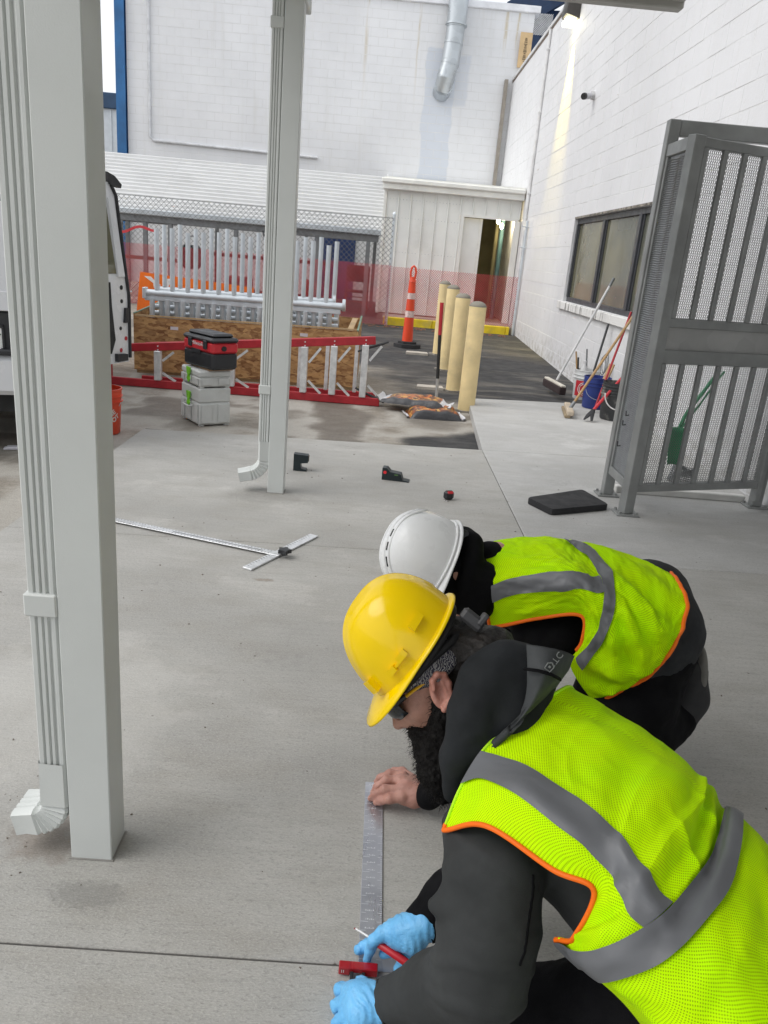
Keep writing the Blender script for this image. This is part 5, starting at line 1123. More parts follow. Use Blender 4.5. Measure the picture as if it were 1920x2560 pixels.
def hard_hat(parent, c, f, u, l, mat, front=.187, s=1.0, ridge=True):
    """c centre of rim plane, f forward, u crown, l towards the wearer's left"""
    F = np.stack([f, l, u], 1)
    def dome(az, el, grow=0.0):
        ce, se = np.cos(el), np.sin(el); ce = np.sign(ce) * np.abs(ce) ** .80; se = np.abs(se) ** .92
        x = -.018 + (.124 + grow) * ce * np.cos(az) - .012 * se; y = (.108 + grow) * ce * np.sin(az); z = (.160 + grow) * se
        return np.stack([x, y, z], -1) * s
    AZ, EL = np.meshgrid(np.linspace(0, 2*math.pi, 73), np.linspace(0, math.pi/2, 30), indexing='ij')
    cr = .0035 * np.exp(-(np.sin(AZ) * np.cos(EL) / .09) ** 2) * (EL > .25)
    P = dome(AZ, EL, cr) @ F.T + c; mb = MB(); mb.sheet(P[::1]); sh = mb.build('hard_hat', mat, parent, 180)
    mb = MB(); rows = []
    for a in np.linspace(0, 2*math.pi, 73):
        b = dome(np.array([a]), np.array([.02]))[0]; fr = max(0, math.cos(a)); w = (.010 + .052 * fr ** 2.2) * s; d = npv((math.cos(a), math.sin(a), 0))
        drop = -.012 * fr ** 1.5 * s
        rows.append([b + npv((0, 0, .004)), b + d * w * .5 + npv((0, 0, drop * .4 + .002)), b + d * w + npv((0, 0, drop)), b + d * (w + .002) + npv((0, 0, drop - .004)), b + d * w * .9 + npv((0, 0, drop - .0055)), b + d * w * .4 + npv((0, 0, drop * .4 - .004)), b - d * .002 + npv((0, 0, -.003))])
    mb.sheet(npv(rows) @ F.T + c); mb.build('brim', mat, sh, 180)
    def ontop(az0, az1, z0, z1, th, name):
        mb = MB(); A, E = np.meshgrid(np.linspace(az0, az1, 8), np.linspace(z0, z1, 5), indexing='ij'); top = dome(A, E, th) @ F.T + c; bot = dome(A, E, -.001) @ F.T + c
        mb.sheet(top)
        for e in ((top[0], bot[0]), (bot[-1], top[-1]), (bot[:, 0], top[:, 0]), (top[:, -1], bot[:, -1])): mb.sheet(np.stack(e))
        mb.build(name, mat, sh, 40)
    return sh, dome, F, ontop
def unit3(*vs): return [unit(v) for v in vs]

# ======== the nearer worker: yellow hat, bearded, charcoal hoodie, blue gloves
pb_ = thing('person', 'kneeling bearded worker in yellow hard hat, charcoal hoodie, lime vest and blue gloves', 'person', (.45, 1.25, 0))
def PB(o): o.parent = pb_; o.matrix_parent_inverse = Matrix.Translation((-.45, -1.25, 0)); return o
hf, hu_, hl_ = unit3((-0.7741, -0.2780, -0.5751), (-0.6333, 0.2583, 0.7276), (-0.0694, -0.9644, 0.2648))
hu_ = unit(hu_ - hf * (hf @ hu_)); hl_ = unit(np.cross(hu_, hf)); HC = npv((0.139, 1.412, 0.666))
if hl_ @ npv((-0.0235, -0.9484, 0.3162)) < 0: hl_ = -hl_
def hp(f, l, u): return HC + hf * f + hl_ * l + hu_ * u
HRt = np.stack([hf, hl_, hu_], 1)
head = [ell(hp(-.012, 0, .025), (.100, .078, .105), HRt), ell(hp(.022, 0, -.045), (.066, .062, .085), HRt), cap(hp(.075, 0, .0), hp(.078, 0, -.03), .016, .013), cap(hp(.080, 0, -.030), hp(.098, 0, -.060), .009, .0125),
        cap(hp(.080, .012, -.066), hp(.080, -.012, -.066), .009), cap(hp(.070, .042, .012), hp(.070, -.042, .012), .016), ell(hp(.045, .045, -.045), (.030, .022, .026), HRt), ell(hp(.045, -.045, -.045), (.030, .022, .026), HRt),
        cap(hp(.070, .015, -.092), hp(.070, -.015, -.092), .012), cap(hp(.060, 0, -.125), hp(.02, .03, -.115), .022), cap(hp(.060, 0, -.125), hp(.02, -.03, -.115), .022), cap(hp(-.03, .0, -.06), hp(-.12, .0, -.13), .058, .062)]
cuts = [ell(hp(.082, .031, -.018), (.014, .016, .011), HRt), ell(hp(.082, -.031, -.018), (.014, .016, .011), HRt)]
body = head + chain([hp(-.12, 0, -.13), (0.447, 1.339, 0.470), (0.558, 1.135, 0.435), (0.691, 0.990, 0.391)], [.06, .10, .12, .125]) \
    + chain([(0.305, 1.210, 0.514), (0.274, 1.068, 0.404), (0.261, 1.038, 0.280), (0.107, 1.140, 0.075)], [.05, .045, .04, .026]) \
    + chain([(0.477, 1.406, 0.482), (0.378, 1.356, 0.326), (0.198, 1.309, 0.105)], [.05, .042, .026]) \
    + chain([(0.692, 0.988, 0.384), (0.441, 1.121, 0.083), (0.810, 1.127, -0.077)], [.10, .055, .035]) + chain([(0.720, 1.019, 0.351), (0.726, 1.342, 0.087), (0.913, 1.379, -0.135)], [.10, .055, .035])
ob = blob_obj('body', body, .0045, M_SKIN, None, k=.013, cuts=cuts, kc=.012, smooth=1); PB(ob)
# ear, its own small relief
eo = hp(-.006, .086, -.037); er = unit(hu_ * .92 - hf * .30); ef = unit(hf * .92 + hu_ * .30); en = unit(hl_ * .92 - hf * .40); en = unit(en - er * (en @ er)); ef = np.cross(er, en); ER = np.stack([ef, en, er], 1)
def ep(a, n_, b): return eo + ef * a + en * n_ + er * b
sgn = 1 if ef @ hf > 0 else -1
rim = [ep(sgn * x, .012, z) for x, z in ((.015, .011), (.013, .028), (.0, .036), (-.015, .030), (-.020, .011), (-.016, -.011), (-.007, -.024), (.006, -.032))]
PB(blob_obj('ear', [ell(ep(0, 0, 0), (.020, .009, .034), ER)] + chain(rim, [.0045, .0055, .006, .006, .006, .0055, .006, .007]) + [cap(ep(-sgn * .007, .010, .018), ep(-sgn * .008, .010, -.008), .0045)], .002, skin_mat('ear_skin', (.46, .20, .15), (.55, .26, .20)), None, k=.006, cuts=[ell(ep(sgn * .004, .011, .0), (.010, .008, .016), ER)], kc=.004))
# beard: a full mass with loose strands along the edge
bpt = [hp(.045, .045, -.075), hp(.050, .012, -.118), npv((0.179, 1.339, 0.543)), npv((0.187, 1.314, 0.502)), npv((0.203, 1.299, 0.457))]
beard_p = chain(bpt[1:], [.024, .036, .038, .022]) + chain([hp(.004, .070, -.045), hp(.016, .063, -.082), hp(.034, .048, -.108), bpt[2]], [.010, .017, .022, .034]) + chain([hp(-.012, -.068, -.055), hp(.012, -.062, -.09), bpt[2]], [.014, .026, .04]) + [cap(hp(.078, .022, -.085), hp(.082, -.022, -.085), .008), cap(hp(.074, .024, -.086), hp(.052, .040, -.115), .010), cap(npv((0.207, 1.329, 0.516)), npv((0.218, 1.313, 0.471)), .04, .025)]
bn_d = lambda V, N: .005 * fbm(V * 95, 3, 4) + .003 * vnoise(V * 260, 9)
be = PB(blob_obj('beard', beard_p, .004, M_BEARD, None, k=.02, smooth=1, disp=bn_d))
bv = np.zeros(len(be.data.vertices) * 3); be.data.vertices.foreach_get('co', bv); bv = bv.reshape(-1, 3); bnv = npv([v.normal for v in be.data.vertices])
mb = MB(); dn = npv((.05, -.02, -1.0))
for i in rng.choice(len(bv), min(len(bv), 2600), replace=False):
    p, n_ = bv[i], bnv[i]; L = rng.uniform(.006, .022); d1 = unit(n_ * .8 + dn * .5 + rng.normal(0, .35, 3)); d2 = unit(d1 * .5 + dn * .6 + rng.normal(0, .55, 3))
    mb.tube([p - n_ * .003, p + d1 * L * .5, p + d1 * L * .5 + d2 * L * .5], [.00045, .0004, .0001], 3, caps=False)
mb.build('beard_strands', M_BEARD, be, kind='stuff')
# hair, bandana, hat, suspension
PB(blob_obj('hair', [ell(hp(-.075, 0, .005), (.060, .074, .075), HRt)] + chain([hp(-.09, .0, -.02), npv((0.269, 1.405, 0.718)), npv((0.292, 1.430, 0.730))], [.07, .058, .035]) + [cap(hp(-.03, .070, -.02), hp(-.03, .070, -.055), .012)], .005, M_HAIR, None, k=.03, disp=lambda V, N: .003 * vnoise(V * npv((60, 60, 160)), 5)))
def bandana_mat():
    t = NT('printed_bandana'); w = t.n.new('ShaderNodeTexWave'); w.inputs['Scale'].default_value = 58; w.inputs['Distortion'].default_value = 13; w.inputs['Detail'].default_value = 3; w.inputs['Detail Scale'].default_value = 1.6; t.l.new(t.pos, w.inputs['Vector'])
    v = t.voro(28); c = t.mix(t.ramp(w.outputs['Fac'], .55, .75), (.025, .022, .045), (.42, .41, .39)); c = t.mix(t.ramp(v.outputs['Color'], .5, .6, 0, .40), c, (.03, .028, .04)); return t.fin(c, .8, 0, t.bump(t.noise(60, 4), .002))
PB(blob_obj('bandana', [ell(hp(-.016, 0, .032), (.1065, .0855, .082), HRt), cap(hp(-.06, .066, -.002), hp(-.02, .075, -.012), .016), cap(hp(.03, .066, .012), hp(-.02, .075, -.006), .016)], .004, bandana_mat(), None, k=.02, disp=lambda V, N: .0016 * vnoise(V * npv((50, 50, 110)), 8)))
kf, ku = unit3((-0.5176, -0.3164, -0.7977), (-0.8590, 0.0876, 0.5151)); ku = unit(ku - kf * (kf @ ku)); kl = np.cross(ku, kf); kl = kl if kl @ npv((-0.0235, -0.9484, 0.3162)) > 0 else -kl
hatc = npv((0.117, 1.424, 0.699)); sh, dome, HF, ontop = hard_hat(pb_, hatc, kf, ku, kl, M_HATY); 
for o in [sh]: PB(o)
for a0, a1, e0, e1, th in ((1.78, 2.06, .25, .35, .011), (1.02, 1.46, .17, .20, .006), (1.26, 1.46, .17, .25, .011), (1.00, 1.16, .15, .22, .011), (.40, .58, .13, .30, .013)): ontop(a0, a1, e0, e1, th, 'accessory_slot')
def HP(f, l, u): return hatc + kf * f + kl * l + ku * u
mb = MB(); mb.tube([HP(-.018 + .112 * math.cos(a), .096 * math.sin(a), -.012) for a in np.linspace(0, 6.283, 40)], .008, 8); mb.tube([HP(.06, .075, -.006), HP(.0, .090, -.014), HP(-.07, .074, -.034), HP(-.125, .02, -.052), HP(-.128, -.02, -.052)], [.006, .008, .009, .010, .010], 8); PB(mb.build('hat_suspension', MAT('black_webbing', (.012, .012, .013), .7, bump=.0006, bs=400), None, 180))
mb = MB(); rp_ = npv((0.230, 1.397, 0.802)); mb.box((-.026, -.012, -.014), (.026, .012, .014), .006, np.stack([unit((0.7952, -0.1880, -0.5048)), unit((0.0235, 0.9484, -0.3162)), unit((-0.5382, -0.2396, -0.7586))], 1), rp_); mb.box((-.006, -.015, -.012), (.006, .015, .016), .003, np.stack([unit((0.7952, -0.1880, -0.5048)), unit((0.0235, 0.9484, -0.3162)), unit((-0.5382, -0.2396, -0.7586))], 1), rp_ + npv((0.0218, 0.0007, 0.0037))); PB(mb.build('hat_ratchet', MAT('grey_ratchet', (.045, .045, .047), .5), None))
# sunglasses
gl = MB(); arm = [hp(-.002, .084, -.020 + .014), hp(.030, .082, -.020 + .014), hp(.058, .076, -.022 + .014)]; gl.tube(arm, [.0035, .0045, .005], 8, sq=.6); gla = PB(gl.build('sunglasses', MAT('yellow_temple', (.75, .42, .01), .4), None, 60))
gb_ = MB(); gb_.tube([hp(.052, .078, -.021 + .014), hp(.078, .070, -.022 + .014), hp(.094, .052, -.022 + .014), hp(.100, .020, -.022 + .014), hp(.101, 0, -.024 + .014), hp(.100, -.020, -.022 + .014), hp(.094, -.052, -.022 + .014), hp(.078, -.070, -.022 + .014)], [.005, .008, .006, .0035, .003, .0035, .006, .007], 8); PB(gb_.build('glasses_frame', M_BLK, None, 60))
for sg_ in (1, -1):
    rows = []
    for a in np.linspace(0, 1, 9):
        ll = sg_ * (.008 + .064 * a); ff = .100 - .030 * a ** 2.2; rows.append([hp(ff + .002, ll, -.018 + .014), hp(ff + .004, ll, -.030 + .014), hp(ff + .001, ll * .98, -.029 - .006 * math.sin(a * 3.1)), hp(ff - .004, ll * .95, -.038 - .008 * math.sin(a * 3.1))])
    lm = MB(); lm.sheet(rows); o = lm.build('lens', MAT('smoked_lens', (.035, .038, .042), .08, .3), None, 180); PB(o); m = o.modifiers.new('thickness', 'SOLIDIFY'); m.thickness = .002
# hoodie
def cloth_fold(a, sc, seed): return lambda V, N: a * fbm(V * npv(sc), 4, seed)
def sleeve_disp(V, N): 
    return .005 * fbm(V * npv((9, 9, 16)), 3, 2) + .0025 * fbm(V * 34, 3, 6)
hood_d = lambda V, N: .006 * fbm(V * npv((10, 10, 9)), 3, 12) + .0015 * fbm(V * 45, 2, 3)
hoodie = chain([(0.382, 1.272, 0.517), (0.465, 1.185, 0.484), (0.573, 1.092, 0.433), (0.691, 0.990, 0.391)], [.095, .135, .150, .155]) + chain([(0.268, 1.159, 0.485), (0.274, 1.082, 0.462), (0.271, 1.042, 0.387), (0.261, 1.012, 0.314), (0.202, 1.084, 0.191), (0.117, 1.139, 0.080)], [.072, .082, .084, .078, .060, .043]) \
    + [cap((0.339, 1.231, 0.518), (0.268, 1.159, 0.485), .09, .072), cap((0.171, 1.046, 0.425), (0.201, 1.040, 0.440), .012, .02)]
EL_, AX_ = npv((0.261, 1.012, 0.314)), unit(npv((0.268, 1.159, 0.485)) - npv((0.261, 1.012, 0.314)))
def hoodie_disp(V, N):
    q = V - EL_; r2 = (q ** 2).sum(1); s1_ = q @ AX_
    w = .0050 * np.maximum(0, np.sin(s1_ * 95 + 3.2 * vnoise(V * 11, 7))) ** 1.5 * np.exp(-r2 / .13 ** 2)
    w += .0040 * np.maximum(0, np.sin(s1_ * 60 + (q @ npv((.7, .2, .1))) * 40 + 2.5 * vnoise(V * 9, 17))) ** 2 * np.exp(-((s1_ - .24) / .09) ** 2)
    return w + .004 * fbm(V * npv((9, 9, 14)), 3, 2) + .0015 * fbm(V * 34, 2, 6)
ho = PB(blob_obj('hoodie', hoodie, .0055, M_SOFT, None, k=.03, disp=hoodie_disp, smooth=2))
hv = np.zeros(len(ho.data.vertices) * 3); ho.data.vertices.foreach_get('co', hv); hv = hv.reshape(-1, 3)
def seam(pts, r, name):
    P = cr1(npv(pts), np.linspace(0, len(pts) - 1, 24)); P = npv([hv[((hv - p) ** 2).sum(1).argsort()[:10]].mean(0) for p in P]); mb = MB(); mb.tube(P, r, 6); PB(mb.build(name, M_BLKC, None, 180))
seam([(0.356, 1.007, 0.542), (0.346, 0.991, 0.494), (0.331, 0.977, 0.449), (0.311, 0.960, 0.398)], .0028, 'sleeve_seam')
PB(blob_obj('right_sleeve', chain([(0.485, 1.415, 0.446), (0.363, 1.348, 0.301), (0.246, 1.327, 0.164), (0.190, 1.299, 0.115)], [.075, .062, .050, .040]), .006, M_BLKC, None, k=.02, disp=sleeve_disp, label='black sleeve of the arm holding the marker'))
hood = chain([(0.201, 1.199, 0.536), (0.203, 1.213, 0.610), (0.228, 1.245, 0.678), (0.255, 1.298, 0.712), (0.295, 1.324, 0.730), (0.355, 1.328, 0.744)], [.014, .026, .042, .054, .056, .040]) + chain([(0.226, 1.223, 0.547), (0.263, 1.241, 0.604), (0.306, 1.270, 0.663), (0.340, 1.305, 0.706)], [.024, .044, .054, .05]) + [ell((0.293, 1.321, 0.656), (.075, .08, .075))]
PB(blob_obj('hood', hood, .0055, M_HOOD, None, k=.03, disp=hood_d, smooth=2, cuts=[ell(hp(.005, .03, -.035), (.125, .11, .12), HRt), cap((0.290, 1.273, 0.781), (0.331, 1.274, 0.788), .006, .009)], kc=.02))
RIM = [[(0.322, 1.302, 0.806), (0.359, 1.282, 0.813), (0.393, 1.293, 0.802), (0.425, 1.326, 0.776)], [(0.321, 1.258, 0.771), (0.349, 1.240, 0.781), (0.379, 1.263, 0.774), (0.406, 1.305, 0.743)], [(0.319, 1.236, 0.721), (0.333, 1.225, 0.735), (0.353, 1.240, 0.736), (0.374, 1.282, 0.705)], [(0.296, 1.216, 0.675), (0.304, 1.207, 0.694), (0.315, 1.218, 0.697), (0.329, 1.259, 0.664)], [(0.257, 1.198, 0.634), (0.261, 1.193, 0.649), (0.268, 1.199, 0.654), (0.278, 1.236, 0.622)]]
CR = Cloth(RIM, lambda u, v: .002 * fbm(np.stack([u * 1.5, v * 1.5], -1), 2, 4)); U, V = np.meshgrid(np.linspace(0, 4, 50), np.linspace(0, 3, 26), indexing='ij'); PB(CR.patch('hood_rim', U, V, M_SOFT2, None, .0, .007, label='lighter grey edge band of the hood'))
mb = MB(); mb.tube([(0.315, 1.254, 0.780), (0.335, 1.235, 0.789), (0.360, 1.237, 0.782), (0.382, 1.250, 0.766)], .005, 8, sq=.5); PB(mb.build('hood_loop', M_BLKC, None, 180))
TR = np.stack([unit((0.5557, 0.2492, 0.7886)), unit((0.8267, -0.1943, -0.5212)), unit((-0.0235, -0.9484, 0.3162))], 1); M_LOGO = MAT('grey_print', (.16, .165, .165), .7)
o = link('hood_print', text_mesh('STC', .017, M_LOGO, .0006, R=TR, at=(0.370, 1.258, 0.802), spacing=1.1)); PB(o)
mb = MB(); lc = npv((0.356, 1.241, 0.795)); mb.tube([lc + TR[:, 0] * x + TR[:, 1] * y for x, y in ((-.007, -.006), (.004, -.007), (.009, 0), (.004, .007), (-.007, .006), (-.007, -.006))], .0012, 5); mb.box((-.002, -.002, -.0008), (.002, .002, .0012), 0, TR, lc); PB(mb.build('hood_emblem', M_LOGO, None))
PB(blob_obj('trousers', chain([(0.712, 0.986, 0.380), (0.569, 1.043, 0.223), (0.434, 1.111, 0.100), (0.415, 1.129, 0.027)], [.145, .115, .088, .075]) + chain([(0.734, 1.017, 0.346), (0.721, 1.335, 0.099), (0.727, 1.367, 0.006), (0.918, 1.377, -0.139)], [.14, .10, .08, .06]) + chain([(0.441, 1.122, 0.071), (0.819, 1.126, -0.080)], [.075, .06]), .007, M_BLKP, None, k=.03, disp=sleeve_disp))
for px_ in (0, 1):
    a, b_ = (((0.819, 1.126, -0.080), (0.902, 1.121, -0.089)), ((0.918, 1.377, -0.139), (1.034, 1.372, -0.148)))[px_]; PB(blob_obj('boot', chain([a, b_], [.055, .05]) + [cap(npv(b_) + npv((0, 0, -.02)), npv(b_) + npv((.10, 0, -.04)), .045, .035)], .006, M_RUB, None, k=.03))
# safety vest
GRID_B = [
 [(0.185, 1.132, 0.508), (0.211, 1.161, 0.582), (0.253, 1.197, 0.645), (0.308, 1.232, 0.675), (0.358, 1.270, 0.699), (0.418, 1.315, 0.713), (0.477, 1.434, 0.629)],
 [(0.242, 1.053, 0.592), (0.275, 1.084, 0.641), (0.313, 1.118, 0.665), (0.371, 1.176, 0.686), (0.427, 1.237, 0.700), (0.489, 1.305, 0.688), (0.548, 1.423, 0.602)],
 [(0.336, 0.966, 0.592), (0.357, 0.988, 0.643), (0.397, 1.021, 0.666), (0.445, 1.078, 0.682), (0.513, 1.167, 0.687), (0.583, 1.251, 0.658), (0.656, 1.382, 0.550)],
 [(0.393, 0.932, 0.589), (0.414, 0.933, 0.626), (0.438, 0.965, 0.658), (0.502, 1.022, 0.677), (0.587, 1.109, 0.675), (0.648, 1.196, 0.626), (0.724, 1.323, 0.506)],
 [(0.376, 0.928, 0.497), (0.404, 0.887, 0.598), (0.439, 0.900, 0.637), (0.500, 0.951, 0.654), (0.582, 1.039, 0.654), (0.658, 1.154, 0.625), (0.732, 1.282, 0.510)],
 [(0.367, 0.973, 0.442), (0.382, 0.868, 0.539), (0.442, 0.852, 0.606), (0.505, 0.894, 0.626), (0.580, 0.974, 0.633), (0.664, 1.108, 0.616), (0.734, 1.239, 0.507)],
 [(0.410, 0.935, 0.426), (0.402, 0.840, 0.519), (0.458, 0.817, 0.580), (0.524, 0.850, 0.621), (0.595, 0.926, 0.633), (0.684, 1.078, 0.621), (0.765, 1.215, 0.502)],
 [(0.462, 0.896, 0.407), (0.448, 0.790, 0.499), (0.494, 0.766, 0.557), (0.553, 0.791, 0.604), (0.632, 0.864, 0.608), (0.728, 1.014, 0.591), (0.817, 1.159, 0.463)],
 [(0.522, 0.856, 0.354), (0.505, 0.746, 0.466), (0.541, 0.715, 0.534), (0.600, 0.739, 0.579), (0.676, 0.810, 0.577), (0.775, 0.954, 0.541), (0.888, 1.110, 0.386)],
]
def foldB(u, v):
    P = np.stack([u, v], -1); edge = np.clip(v / .5, 0, 1) * np.clip((5.6 - v) / .6, 0, 1)
    # soft folds lying across the back, a fan under the arm, looser cloth below the belt
    am = .55 + .45 * vnoise(np.stack([u * .8, v * .7], -1), 31)
    w = .0050 * am * np.sin(6.3 * u + .9 * v + 1.8 * vnoise(np.stack([u * .5, v * .8], -1), 3)) * np.clip((v - 1.6) / 1.2, 0, 1) * np.clip((6.2 - u), .25, 1)
    w += .0060 * np.sin(6.4 * u - 2.1 * v) * np.exp(-((u - 4.1) / .8) ** 2 - ((v - .8) / .9) ** 2)
    w += .0075 * fbm(np.stack([u * .75, v * .9], -1), 2, 5) + .0011 * fbm(np.stack([u * 3.1, v * 4], -1), 2, 15)
    cre = lambda q: np.maximum(0, 1 - np.abs(np.sin(q)) * 1.6) ** 1.5
    w += .0045 * am * cre(2.6 * u + .8 * v + 1.1 * vnoise(np.stack([u * .6, v * .7], -1), 51)) * np.clip((v - 1.4) / 1.0, 0, 1) * np.clip((5.0 - u), 0, 1)
    w += .0045 * cre(3.1 * v - .9 * u + 1.2 * vnoise(np.stack([u * .7, v * .6], -1), 61)) * np.exp(-((u - 4.3) / .9) ** 2) * np.clip((v - .3), 0, 1)
    w += .012 * fbm(np.stack([u * 1.1 + v * .5, v * .9 - u * .4], -1), 2, 25) * np.clip((u - 5.8) / 1, 0, 1)
    return w * edge * 1.35 * np.clip(u / .7, 0, 1)
CB = Cloth(GRID_B, foldB); U, V = np.meshgrid(np.linspace(0, 8, 330), np.linspace(0, 6, 250), indexing='ij')
vb = PB(CB.patch('safety_vest', U, V, vest_mat('lime_mesh_fabric', .0054), None, .0))
PB(CB.strip('reflective_stripe', [(0.000, 1.856), (0.996, 1.992), (1.511, 1.967), (2.003, 1.984), (3.044, 1.967), (4.074, 2.367), (4.956, 2.733)], [(0.000, 1.073), (0.389, 1.201), (0.996, 1.005), (1.682, 0.971), (2.220, 0.996), (3.033, 0.954), (5.001, 1.992)], M_TAPE, None, .0038))
PB(CB.strip('reflective_stripe', [(4.9, .0), (5.0, .5), (5.0, 1.0), (5.0, 2.0), (5.0, 3.0), (5.0, 4.0), (5.0, 5.0), (5.0, 5.9)], [(5.85, .0), (5.92, .5), (6.0, 1.0), (6.0, 2.0), (6.0, 3.0), (6.0, 4.0), (5.95, 5.0), (5.9, 5.9)], M_TAPE, None, .0056))
PB(CB.cord('orange_trim', [(0, .16), (0, .02), (.5, 0), (1, 0), (1.5, 0), (2, 0), (2.5, 0), (3, 0), (3.25, 0), (3.6, 0), (4.0, 0), (4.5, 0), (4.98, 0)], .0046, M_TRIM, None))
PB(CB.cord('neck_binding', [(0, .1), (0, 1), (0, 2), (0, 3), (0, 4), (0, 5), (0, 5.8)], .003, MAT('lime_binding', (.5, .9, .01), .7), None))
# gloves
M_GLOVE = None
def glove_mat():
    t = NT('blue_nitrile'); c = t.mix(t.ramp(t.noise(30, 4), .3, .7), (.13, .43, .76), (.18, .52, .86)); h = t.math('ADD', t.noise((70, 70, 70), 3, .6, None, 1.5), t.noise(25, 3))
    return t.fin(c, .42, 0, t.bump(h, .0022), Subsurface_Weight=.05, Subsurface_Radius=(.004, .006, .01))
M_GLOVE = glove_mat(); gd_ = lambda V, N: .0016 * np.sin(V[:, 0] * 380 + V[:, 1] * 240 + 4 * vnoise(V * 30, 4)) * np.clip(vnoise(V * 18, 6) + .25, 0, 1) + .0008 * vnoise(V * 60, 2)
gr = chain([(0.197, 1.288, 0.125), (0.184, 1.290, 0.115), (0.155, 1.292, 0.100), (0.134, 1.293, 0.092)], [.034, .035, .034, .028]) + [cap((0.172, 1.275, 0.095), (0.147, 1.287, 0.085), .030, .026)] \
   + chain([(0.134, 1.299, 0.092), (0.109, 1.291, 0.090), (0.091, 1.288, 0.072), (0.085, 1.290, 0.042), (0.080, 1.286, 0.018)], [.022, .0155, .0125, .011, .009]) + chain([(0.135, 1.302, 0.080), (0.106, 1.306, 0.058), (0.079, 1.314, 0.030), (0.062, 1.309, 0.020)], [.020, .014, .012, .0115]) \
   + chain([(0.172, 1.287, 0.080), (0.176, 1.279, 0.055), (0.159, 1.268, 0.040), (0.149, 1.266, 0.022)], [.026, .017, .014, .011]) + chain([(0.168, 1.297, 0.070), (0.142, 1.293, 0.045), (0.115, 1.293, 0.030)], [.02, .013, .010]) + chain([(0.182, 1.277, 0.080), (0.192, 1.279, 0.045), (0.184, 1.280, 0.020)], [.02, .014, .010])
PB(blob_obj('glove', gr, .0024, M_GLOVE, None, k=.007, disp=gd_))
gl_ = chain([(0.109, 1.130, 0.085), (0.090, 1.138, 0.078), (0.070, 1.150, 0.070), (0.056, 1.164, 0.060)], [.036, .037, .036, .030]) + [cap((0.071, 1.122, 0.065), (0.057, 1.146, 0.055), .032, .028)] \
   + chain([(0.062, 1.166, 0.062), (0.043, 1.184, 0.050), (0.027, 1.201, 0.030), (0.025, 1.208, 0.014)], [.022, .0145, .0135, .0115]) + chain([(0.057, 1.155, 0.058), (0.037, 1.156, 0.048), (0.021, 1.166, 0.028), (0.020, 1.170, 0.014)], [.022, .0145, .013, .011]) + chain([(0.058, 1.133, 0.055), (0.041, 1.130, 0.045), (0.026, 1.130, 0.028), (0.025, 1.136, 0.014)], [.022, .0145, .013, .011]) + chain([(0.068, 1.121, 0.055), (0.055, 1.106, 0.045), (0.041, 1.104, 0.025)], [.02, .013, .011]) \
   + chain([(0.070, 1.168, 0.060), (0.073, 1.201, 0.045), (0.067, 1.231, 0.022)], [.022, .014, .011])
PB(blob_obj('glove', gl_, .0024, M_GLOVE, None, k=.007, disp=gd_))
for p_, q_, r_ in (((0.111, 1.133, 0.082), (0.132, 1.134, 0.090), .044), ((0.196, 1.296, 0.118), (0.212, 1.302, 0.125), .041)):
    mb = MB(); mb.tube([p_, npv(p_) * .4 + npv(q_) * .6, q_], [r_, r_ * 1.04, r_ * 1.02], 20); PB(mb.build('cuff', M_BLKC, None, 60))

# ======== the farther worker: white hat, black shirt, lime vest, bare hand
pa_ = thing('person', 'kneeling worker in white hard hat and lime vest with one bare hand', 'person', (.6, 1.95, 0))
def PA(o): o.parent = pa_; o.matrix_parent_inverse = Matrix.Translation((-.6, -1.95, 0)); return o
af, au = unit3((-0.3337, -0.4889, -0.7953), (-0.9159, -0.1603, 0.3998)); au = unit(au - af * (af @ au)); al = np.cross(au, af); al = al if al @ npv((-0.0235, -0.9484, 0.3162)) > 0 else -al
ac = npv((0.198, 1.959, 0.667)); sh2, dome2, HF2, ontop2 = hard_hat(pa_, ac, af, au, al, M_HATW, s=1.03); PA(sh2)
def AT(x, y, up=0.0):
    zz = .1648 * max(0.0, 1 - (abs(x + .030) / .132) ** 2.3 - (abs(y) / .111) ** 2.3) ** .46; return ac + af * x + al * y + au * (zz + up)
for yy in (.016, -.016, .034): mb = MB(); mb.tube([AT(x, yy, -.0005) for x in np.linspace(-.135, .075, 26)], [.002] + [.0042] * 24 + [.002], 8); mb.build('ridge', M_HATW, sh2, 180)
for x in (.040, .002, -.036):
    p_, q_ = AT(x - .011, .025, .0006), AT(x + .011, .025, .0006); mb = MB(); mb.bar(p_, q_, .0055, .003, up=au); PA(mb.build('vent_slot', M_DARK, None))
mb = MB(); rr2 = [(dome2(np.array([a]), np.array([.06]), .002)[0]) @ HF2.T + ac for a in np.linspace(0, 6.283, 60)]; mb.tube(rr2, .004, 6); mb.build('rim_bead', M_HATW, sh2, 180)
def AP(f, l, u): return ac + af * f + al * l + au * u
AR = np.stack([af, al, au], 1)
ahead = [ell(AP(-.015, 0, .0), (.098, .076, .110), AR), ell(AP(.02, 0, -.07), (.064, .06, .08), AR), cap(AP(.078, 0, -.05), AP(.088, 0, -.08), .010, .012), cap(AP(-.03, 0, -.09), AP(-.10, 0, -.17), .06, .065), cap(AP(.06, 0, -.14), AP(.02, .03, -.13), .02), cap(AP(.06, 0, -.14), AP(.02, -.03, -.13), .02), ell(AP(-.005, .078, -.055), (.016, .008, .03), AR)]
